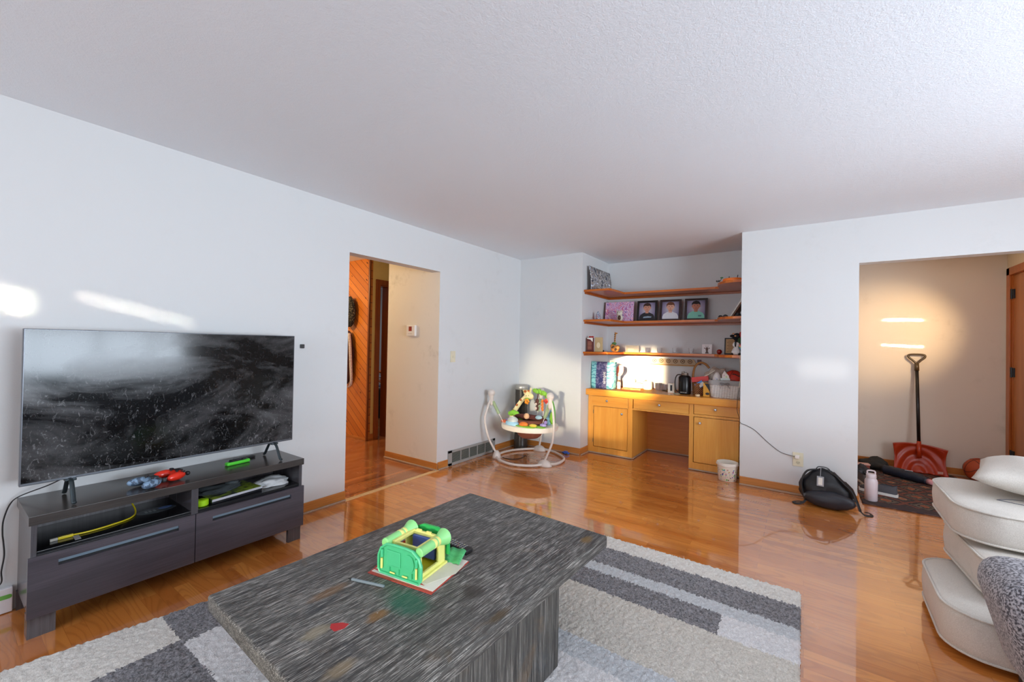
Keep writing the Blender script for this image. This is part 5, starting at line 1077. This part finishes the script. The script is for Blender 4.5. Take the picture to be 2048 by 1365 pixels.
bm = B(); ball(bm, (0, 0, .045), (.040, .035, .045), 18)
for q in bm.verts: q.co.z = max(q.co.z, 0)
ball(bm, (0, -.012, .10), (.040, .030, .035), 18); ball(bm, (-.028, -.01, .13), (.012, .008, .014), 10); ball(bm, (.028, -.01, .13), (.012, .008, .014), 10); O('body', bm, plain('cream_ceramic', '#d9d3c2', .3), pg, True)
bm = B(); ball(bm, (.012, -.042, .045), (.020, .012, .030), 12); ball(bm, (-.012, -.038, .11), (.005, .005, .005), 8); ball(bm, (.014, -.038, .11), (.005, .005, .005), 8); O('dark_markings', bm, GD, pg, True)
SKIN = {}
def portrait(x, label, frame_c, hair, shirt, skin, logo=None, bg='#6b6878'):
    t = T('framed_school_photo', label, 'picture frame', (x, 5.235, Z2), group='school photos in dark frames on the middle shelf', rot=(R(-9), 0, R(2)))
    W_, H_ = .125, .268; b = .026
    bm = B(); box(bm, -W_, W_, -.010, .008, .002, .002 + b, .003); box(bm, -W_, W_, -.010, .008, H_ - b, H_, .003); box(bm, -W_, -W_ + b, -.0098, .0078, .002, H_, .003); box(bm, W_ - b, W_, -.0098, .0078, .002, H_, .003); O('frame_border', bm, plain('frame_%s' % frame_c[1:], frame_c, .3), t)
    a = N('backdrop_%d' % int(x * 1000), .35, bg); v = a.coord(loc=(0, 0, -.15)); d = a.n('ShaderNodeVectorMath', {0: v}, operation='LENGTH').outputs['Value']
    a.col(a.mix(a.math('MULTIPLY', a.noise(a.coord(), 20, 4), .4), a.ramp(d, [(.03, '#b9b6c2'), (.09, '#8582a0'), (.14, '#3d3a5a')]), '#8a6f86'))
    bm = B(); box(bm, -W_ + b - .001, W_ - b + .001, -.002, .004, .027, H_ - b + .001); O('backdrop_print', bm, a.m, t)
    def flat(name, polys, m, y):
        bm = B()
        for p in polys: prism(bm, [(px * 1.32, .028 + (py - .028) * 1.22) for px, py in p], .0003, Matrix.Translation((0, y, 0)) @ Matrix.Rotation(R(90), 4, 'X'))
        o = O(name, bm, m, t); return o
    flat('shirt_print', [[(-.070, .028), (.072, .028), (.070, .055), (.058, .080), (.030, .096), (.012, .104), (-.012, .104), (-.034, .096), (-.060, .078), (-.070, .052)]], plain('shirt_' + shirt[1:], shirt, .5), -.0022)
    sk = plain('skin_' + skin[1:], skin, .5)
    flat('face_print', [[(-.014, .092), (.014, .092), (.016, .118), (-.016, .118)], ellipse(.030, .041, 24, 0, .150), ellipse(.006, .010, 12, -.031, .148), ellipse(.006, .010, 12, .031, .148)], sk, -.0026)
    flat('hair_print', [[(-.034, .150), (-.030, .166), (-.018, .172), (.004, .168), (.022, .172), (.030, .164), (.034, .150), (.036, .175), (.024, .196), (.0, .203), (-.024, .196), (-.037, .175)]], plain('hair_' + hair[1:], hair, .7), -.0030)
    dk = plain('feature_dark', '#2a1b16', .5)
    flat('eyes_print', [ellipse(.0042, .0026, 10, -.012, .153), ellipse(.0042, .0026, 10, .012, .153), [(-.017, .160), (-.007, .161), (-.007, .1625), (-.017, .1615)], [(.007, .161), (.017, .160), (.017, .1615), (.007, .1625)]], dk, -.0032)
    flat('mouth_print', [[(-.010, .130), (0, .126), (.010, .130), (.006, .1315), (-.006, .1315)], [(-.003, .140), (.003, .140), (.0015, .146), (-.0015, .146)]], plain('lips', '#9a4a42', .5), -.0032)
    if logo: flat('shirt_graphic', logo, plain('graphic_' + str(int(x * 100)), '#8fa0b0' if shirt != '#7fc9b4' else '#4c7d84', .5), -.0028)
portrait(1.472, 'school photo of a boy in a black graphic t-shirt, black frame, left of three', '#0d0d10', '#3b2219', '#1b1a20', '#c98f76', [[(-.035, .042), (.040, .046), (.045, .056), (.010, .062), (-.030, .056)]])
portrait(1.755, 'school photo of a boy in a white shirt, dark frame, between the two others', '#2b1311', '#6b3f28', '#d9d9de', '#d9a48c')
portrait(2.045, 'school photo of a boy in a mint green pocket t-shirt, right of three', '#2a1512', '#15110f', '#7fc9b4', '#b9775c', [[(.020, .045), (.046, .045), (.046, .060), (.020, .060)]])
lf = T('leaning_white_board', 'tilted white-edged board leaning at the right end of the middle shelf', 'board', (2.47, 4.90, Z2), rot=(0, R(0), 0))
bm = B(); prism(bm, [(-.02, 0), (-.005, 0), (.112, .20), (.112, .225)], .30, Matrix.Translation((0, .22, 0)) @ Matrix.Rotation(R(90), 4, 'X')); O('white_edge', bm, plain('board_white', '#d9d2c8', .5), lf)
bm = B(); prism(bm, [(-.003, 0), (.008, 0), (.112, .178), (.112, .197)], .28, Matrix.Translation((0, .215, 0)) @ Matrix.Rotation(R(90), 4, 'X')); O('brown_face', bm, plain('board_brown', '#7c4a24', .5), lf)
for i, (x, y, r_, lb) in enumerate(((2.385, 4.73, .022, 'black toy pebble furthest left on the right end of the middle shelf'), (2.432, 4.72, .026, 'rounded black toy between the pebble and the leaning board'))):
    t = T('black_toy', lb, 'toy', (x, y, Z2)); bm = B(); ball(bm, (0, 0, 0), (r_, r_ * .8, r_), 14)
    for q in bm.verts: q.co.z = max(q.co.z, 0)
    O('body', bm, BKP, t, True)
t, bm = blob('camera_case', 'lumpy black case in front of the leaning board on the middle shelf', 'case', (2.548, 4.71, Z2), (.030, .03, .026), None, 12, .4, 5, .4); O('case_body', bm, plain('case_black', '#1c2024', .6), t, True)
# top shelf
ps = T('family_photo_print', 'glossy photo collage print standing against the left alcove wall on the top shelf', 'photo', (.93, 5.0, Z1))
bm = B(); vs = []
rows = []
for i in range(13):
    q = i / 12; y = -.33 + .66 * q; row = []
    for j in range(5): p = j / 4; row.append(bm.verts.new((.010 + .030 * math.sin(PI * min(1, (1 - p) * .6)) , y, .001 + .30 * p * (1 - .0 * q))))
    rows.append(row)
for i in range(12):
    for j in range(4): bm.faces.new((rows[i][j], rows[i + 1][j], rows[i + 1][j + 1], rows[i][j + 1]))
o = O('print', bm, marble('collage', [(.34, '#08090c'), (.44, '#26324a'), (.48, '#f2f0ec'), (.52, '#0c0d10'), (.57, '#b9a79c'), (.61, '#3d6a96'), (.66, '#f6f5f2')], 11, 1.2), ps, True); mod(o, 'SOLIDIFY', thickness=.0015)
dd = T('orange_disc', 'bright orange disc at the right end of the top shelf', 'disc', (2.490, 4.76, Z1)); bm = B(); lathe(bm, [(.085, 0), (.092, .006), (.092, .024), (.086, .030), (.02, .032)], n=36); O('disc_body', bm, plain('neon_orange', '#f57a14', .4), dd, 40)
bm = B(); cone(bm, (-.03, -.03, .032), (-.028, -.03, .052), .004); cone(bm, (.045, -.03, .032), (.05, -.03, .062), .004); O('pegs', bm, plain('peg_dark', '#3a2c40', .5), dd)
sp = T('toy_sprig', 'tiny dark leafy sprig left of the orange disc on the top shelf', 'ornament', (2.378, 4.735, Z1)); bm = B(); tube(bm, [(-.03, 0, .004), (0, 0, .012), (.012, 0, .04)], .003, 6, k=4); ball(bm, (-.032, 0, .012), (.008, .006, .010), 8); ball(bm, (-.012, 0, .012), (.010, .006, .010), 8); O('stem', bm, BKP, sp, True)
bm = B(); ball(bm, (.014, 0, .044), (.016, .006, .008), 10); O('leaf', bm, plain('sprig_green', '#2c6a3c', .5), sp, True)
#==ENTRY==
rn = T('entry_runner', 'dark patterned oriental runner rug in the entry', 'rug', (0, 0, 0))
def persian():
    a = N('oriental_pattern', .95, '#3a2b28'); v = a.coord(); sep = a.n('ShaderNodeSeparateXYZ', {0: v}); x, y = sep.outputs[0], sep.outputs[1]
    def dia(sx, sy, ox, oy):
        u = a.math('ABSOLUTE', a.math('SUBTRACT', a.math('FRACT', a.math('ADD', a.math('MULTIPLY', x, sx), ox)), .5)); w_ = a.math('ABSOLUTE', a.math('SUBTRACT', a.math('FRACT', a.math('ADD', a.math('MULTIPLY', y, sy), oy)), .5)); return a.math('ADD', u, w_)
    wob = a.math('MULTIPLY', a.math('SUBTRACT', a.noise(v, 22, 3, .7), .5), .34)
    d1_ = a.math('ADD', dia(4.2, 3.6, 0, 0), wob); d2_ = a.math('ADD', dia(4.2, 3.6, .5, .5), wob)
    c = a.ramp(d1_, [(.0, '#8d4a30'), (.10, '#b5714a'), (.16, '#2a2426'), (.24, '#6d6152'), (.34, '#2a2528'), (.45, '#7d4434'), (.6, '#39302f')], 'CONSTANT')
    c2 = a.ramp(d2_, [(.0, '#a05a3a'), (.08, '#b98a66'), (.14, '#3a2b2e'), (.22, '#8a7a66')], 'CONSTANT')
    c = a.mix(a.math('LESS_THAN', d2_, .24), c, c2)
    # border near the front edge
    bord = a.math('LESS_THAN', y, 4.77); st_ = a.n('ShaderNodeTexWave', {'Vector': v, 'Scale': 22.0, 'Distortion': 1.0}, bands_direction='Y').outputs['Fac']
    c = a.mix(bord, c, a.ramp(st_, [(.3, '#2c2226'), (.6, '#6d5148'), (.8, '#3a2c30')]))
    fn = a.noise(v, 260, 2, .6); c = a.mix(a.math('MULTIPLY', fn, .5), c, '#1d1719'); a.col(c).bump(fn, .6, .003); return a.m
bm = B(); box(bm, 3.512, 4.40, 4.66, 6.28, .001, .012, .003); O('carpet', bm, persian(), rn)
ZR = .0125
wbt = T('water_bottle', 'pale pink water bottle with loop cap on the edge of the entry runner', 'bottle', (3.578, 4.775, ZR))
PK = plain('pale_pink_coat', '#d8ccd0', .4)
bm = B(); lathe(bm, [(.040, 0), (.044, .004), (.045, .165), (.040, .182), (.032, .192)], n=32); O('bottle_body', bm, PK, wbt, 50)
bm = B(); lathe(bm, [(.034, .1925), (.035, .195), (.035, .225), (.030, .230)], n=28); tube(bm, [(-.026, 0, .226), (-.026, 0, .248), (-.015, 0, .256), (.015, 0, .256), (.026, 0, .248), (.026, 0, .226)], .006, 8, k=4); O('cap', bm, PK, wbt, 50)
def shoe(loc, rz, label):
    t = T('sneaker', label, 'shoe', loc, rz, 'grey sneakers on the entry runner')
    sole = [(-.135, -.020), (-.125, -.035), (-.06, -.032), (0, -.036), (.07, -.045), (.12, -.036), (.14, -.005), (.13, .028), (.08, .042), (0, .036), (-.07, .034), (-.125, .034), (-.137, .012)]
    bm = B(); prism(bm, sole, .024); O('sole', bm, plain('sole_white', '#d9d6d0', .6), t)
    bm = B(); L_ = []
    for (z, s, xo) in ((.0242, .96, 0), (.045, .93, -.002), (.062, .74, -.028), (.078, .50, -.060), (.088, .44, -.072)): L_.append([bm.verts.new((x * s + xo, y * (s + .08), z + (.012 if x < -.1 and z > .06 else 0))) for x, y in sole])
    for a_, b_ in zip(L_, L_[1:]):
        for i in range(len(sole)): bm.faces.new((a_[i], a_[(i + 1) % len(sole)], b_[(i + 1) % len(sole)], b_[i]))
    O('upper', bm, plain('sneaker_grey', '#4c4a4e', .85, 150), t, True)
    bm = B()
    for k in range(3): tube(bm, [(.0 + k * .022, -.026, .060 - k * .006), (.004 + k * .022, 0, .068 - k * .006), (.0 + k * .022, .026, .060 - k * .006)], .003, 6, k=3)
    O('laces', bm, plain('lace_white', '#d5d5d5', .7), t, True)
shoe((3.655, 5.05, ZR), R(165), 'grey sneaker with white sole to the right behind the pink bottle'); shoe((3.60, 5.30, ZR), R(-75), 'grey sneaker by the left jamb, further back than the other')
# cloth bag and rolled umbrella
t, bm = blob('duffel_bag', 'dark olive cloth bag slumped against the entry wall', 'bag', (3.75, 6.13, ZR), (.12, .12, .085), None, 31, .35, 4, .3); O('cloth', bm, plain('dark_olive_cloth', '#2c2a26', .9, 60), t, True)
um = T('folded_umbrella', 'rolled navy umbrella on the runner in front of the orange shovel', 'umbrella')
bm = B(); tube(bm, [(3.80, 5.90, ZR + .048), (3.92, 5.80, ZR + .05), (4.02, 5.72, ZR + .047), (4.085, 5.665, ZR + .038)], [.045, .048, .045, .036], 14, k=6); O('canopy', bm, plain('navy_nylon', '#1c2230', .5, 40), um, True)
bm = B(); cone(bm, (4.086, 5.664, ZR + .038), (4.13, 5.625, ZR + .034), .026, .024, 18); O('handle', bm, plain('pink_handle', '#d99a9d', .5), um, True)
bm = B(); box(bm, 3.935, 3.995, 5.745, 5.755, ZR + .096, ZR + .099); O('reflective_strip', bm, plain('strip_silver', '#c8ccd0', .3), um)
br = T('brick_toy_set', 'small red and white toy brick bin by the left side of the entry', 'toy', (3.625, 5.86, ZR), R(10))
bm = B(); box(bm, -.045, .045, -.03, .03, 0, .075, .002); O('red_bin', bm, plain('brick_red', '#8e3a28', .7, 70), br); bm = B(); box(bm, -.065, .05, -.035, .035, .0755, .088, .002); O('lid', bm, plain('pink_lid', '#d9a89a', .6), br)
t, bm = blob('backpack_grey', 'dark grey rucksack half hidden behind the left jamb of the entry', 'bag', (3.60, 5.62, ZR), (.06, .09, .08), None, 44, .3, 5, .5); O('cloth', bm, plain('slate_cloth', '#35363a', .9, 70), t, True)
t.name = 'slumped_rucksack'
# shovel
sv = T('snow_shovel', 'orange snow shovel with black shaft leaning on the entry wall', 'shovel', (4.11, 6.15, ZR))
OR = plain('shovel_orange', '#a83212', .3)
bm = B(); nx, nz = 40, 20; G = []
for i in range(nx + 1):
    row = []
    for j in range(nz + 1):
        u, v_ = -1 + 2 * i / nx, j / nz
        zt = .305 - .012 * u * u * 2 - .010 * u; z = v_ * zt + .0
        xw = .215 * (1 - .07 * math.sin(PI * v_) * 1.0)
        rr_ = math.sqrt(u * u + ((v_ - .0) * 1.15) ** 2); rib = .007 * math.sin(rr_ * 16) * (1 if v_ < .93 else .2) * (1 if abs(u) < .92 else 0)
        depth = -.050 * (u * u) + .045 * math.sin(PI * v_ * .9) * 1.0 - rib
        row.append(bm.verts.new((u * xw, depth + .01 + v_ * .03, z + .004)))
    G.append(row)
for i in range(nx):
    for j in range(nz): bm.faces.new((G[i][j], G[i + 1][j], G[i + 1][j + 1], G[i][j + 1]))
bl_ = O('blade', bm, OR, sv, True); mod(bl_, 'SOLIDIFY', thickness=.004)
bm = B(); cone(bm, (.0, .030, .16), (.0, .048, .335), .021, .018, 18); O('socket', bm, OR, sv, True)
SHF = plain('shaft_black', '#16110e', .3)
bm = B(); cone(bm, (.0, .046, .300), (-.004, .150, 1.140), .0155, .0150, 18); O('shaft', bm, SHF, sv, True)
bm = B(); hz = 1.14; tube(bm, [(-.004, .150, hz - .02), (-.004, .153, hz + .02), (-.035, .156, hz + .06), (-.068, .158, hz + .095), (-.064, .160, hz + .122), (-.004, .161, hz + .128), (.056, .160, hz + .122), (.060, .158, hz + .095), (.027, .156, hz + .06), (-.004, .153, hz + .02)], .0105, 10, k=5)
cone(bm, (-.004, .146, hz - .05), (-.004, .154, hz + .03), .021, .019, 16); O('grip', bm, plain('grip_bronze', '#4a3a22', .35), sv, True)
bm = B(); vs = box(bm, .125, .165, -.0645, -.063, .035, .060); xf(vs, Matrix.Identity(4)); O('sticker', bm, plain('sticker_pale', '#c99a90', .5), sv)
basketball((4.555, 6.18, .1225), 'orange-brown basketball on the entry floor behind the cushion stack', None, BB2, .119, (R(20), R(60), R(35)))
# backpack
bp = T('backpack', 'black backpack slumped against the back wall under the outlet', 'backpack', (3.27, 4.42, .0), R(-4))
NYL = plain('black_nylon', '#17171b', .5, 50); NYL2 = plain('black_nylon_panel', '#22222a', .45, 50)
bm = B(); bmesh.ops.create_icosphere(bm, subdivisions=4, radius=1)
from mathutils import noise as NZ
for q in bm.verts:
    c = q.co.copy(); z = (c.z + 1) / 2
    w_ = .185 * (1 - .48 * z ** 2.2); d_ = .115 * (1 - .45 * z)
    p = Vector((c.x * w_ * 1.12, c.y * d_ * 1.1, z * .305))
    if z < .35: p.x *= 1.06; p.y -= .03 * (.35 - z)
    p += Vector((NZ.noise(c * 5.3), NZ.noise(c * 6.1), NZ.noise(c * 5.7))) * .007
    p += Vector((NZ.noise(c * 2.3), NZ.noise(c * 2.3 + Vector((5, 0, 0))), NZ.noise(c * 2.1 + Vector((0, 7, 0))))) * .012
    p.z = max(p.z, .002); p.x += .02 * z * -2; q.co = p
O('bag_body', bm, NYL, bp, True)
bm = B(); bmesh.ops.create_icosphere(bm, subdivisions=3, radius=1)
for q in bm.verts: c = q.co.copy(); q.co = Vector((c.x * .175 + .005, c.y * .05 - .095 + .0, max(.003, .075 + c.z * .072)))
O('front_pocket', bm, NYL2, bp, True)
for nm, pts in (('shoulder_strap', [(-.07, -.02, .295), (-.145, -.045, .275), (-.182, -.06, .19), (-.175, -.08, .09), (-.15, -.105, .045)]), ('shoulder_strap', [(.03, -.02, .290), (.09, -.05, .235), (.155, -.06, .17), (.182, -.07, .10), (.205, -.085, .03)])):
    bm = B(); tube(bm, pts, .01, 8, k=7, flat=(.005, .019)); O(nm, bm, NYL, bp, True)
bm = B(); tube(bm, [(.205, -.085, .03), (.235, -.09, .008), (.275, -.06, .006), (.262, -.02, .012), (.235, -.03, .014)], .005, 6, k=6, flat=(.0025, .012)); O('loose_strap', bm, NYL, bp, True)
bm = B(); tube(bm, [(-.15, -.105, .045), (-.17, -.13, .02), (-.215, -.14, .008), (-.235, -.12, .010), (-.205, -.10, .016), (-.17, -.10, .02)], .005, 6, k=6, flat=(.0025, .012)); O('loose_strap', bm, NYL, bp, True)
bm = B(); tube(bm, [(-.085, -.02, .296), (-.07, -.02, .318), (-.03, -.02, .322), (.0, -.02, .312), (.012, -.02, .292)], .007, 8, k=5, flat=(.004, .010)); O('grab_handle', bm, GRP, bp, True)
bm = B(); vs = box(bm, -.024, .024, -.002, .002, 0, .080, .002); xf(vs, Matrix.Translation((-.052, -.112, .180)) @ Matrix.Rotation(R(-20), 4, 'X')); lt = O('luggage_tag', bm, plain('tag_clear_grey', '#9a9da2', .3), bp)
bm = B(); vs = box(bm, -.014, .014, -.0035, -.0025, .010, .068); xf(vs, Matrix.Translation((-.052, -.112, .180)) @ Matrix.Rotation(R(-20), 4, 'X')); O('tag_label', bm, PAPER, lt)
bm = B(); tube(bm, [(-.052, -.09, .252), (-.052, -.06, .285), (-.052, -.025, .318)], .0025, 6, k=4); O('tag_loop', bm, plain('tag_clear_grey', '#9a9da2', .3), lt, True)
for x, y, z in ((-.155, -.108, .085), (.168, -.075, .105)):
    bm = B(); box(bm, x - .012, x + .012, y - .006, y + .004, z - .012, z + .012, .003); O('buckle', bm, GRP, bp)
#==HALL==
ct = T('hanging_coat', 'dark maroon coat with a pale dotted scarf hanging on the pine panelling', 'coat', (-2.02, 3.45, 1.10))
bm = B(); vs = ball(bm, (-.04, -.05, .0), (.13, .045, .37), 24)
for q in vs: q.co.x += .012 * math.sin(q.co.z * 22); q.co.y = min(q.co.y, -.004)
O('garment', bm, plain('maroon_wool', '#3a0f0d', .9, 60), ct, True)
bm = B(); tube(bm, [(.04, -.085, .33), (.075, -.09, .15), (.10, -.09, -.1), (.115, -.09, -.33), (.06, -.09, -.40)], .02, 8, k=6, flat=(.008, .022))
a = N('dotted_scarf', .8, '#e0cfc0'); vn = a.n('ShaderNodeTexVoronoi', {'Vector': a.coord(), 'Scale': 70.0}).outputs['Distance']; a.col(a.mix(a.math('LESS_THAN', vn, .25), '#e3d3c6', '#5a3434')); O('scarf', bm, a.m, ct, True)
hk = T('fuzzy_hat', 'black speckled fuzzy hat hanging above the maroon coat', 'hat', (-2.02, 3.45, 1.725))
bm = B(); bmesh.ops.create_icosphere(bm, subdivisions=4, radius=1)
for q in bm.verts: c = q.co * (1 + .12 * NZ.noise(q.co * 9)); q.co = Vector((c.x * .115 - .0, min(c.y * .06 - .065, -.003), c.z * .21))
a = N('speckled_fur', .95, '#141414'); a.col(a.ramp(a.noise(a.coord(), 90, 2, .8), [(.55, '#0f0f12'), (.62, '#8d8266')])); O('fur', bm, a.m, hk, True)
bn = T('storage_bin', 'tall black bin under folded clothes, seen through the bedroom door', 'bin', (-2.92, 4.82, 0), R(15))
bm = B(); box(bm, -.22, .22, -.2, .2, .01, .50, .01); O('bin_body', bm, plain('bin_black', '#0e0e10', .5), bn)
for i, (c, lb) in enumerate((('#3c4a66', 'navy folded clothes, lowest of the heap on the black bin'), ('#8a4a26', 'rust folded cloth in the middle of the heap on the black bin'), ('#8f98a8', 'pale blue folded cloth near the top of the heap'), ('#a35a2c', 'orange printed cloth on top of the heap on the black bin'))):
    t = T('folded_clothes', lb, 'clothes', (-2.92, 4.82, .502 + i * .085), R(15), 'clothes heaped on the black bin'); bm = B(); vs = ball(bm, (0, 0, .042), (.21, .19, .045), 20)
    for q in vs: q.co.z = min(max(q.co.z + .006 * math.sin(q.co.x * 40 + i), .0005), .0842)
    O('cloth', bm, plain('cloth_' + c[1:], c, .9, 25), t, True)
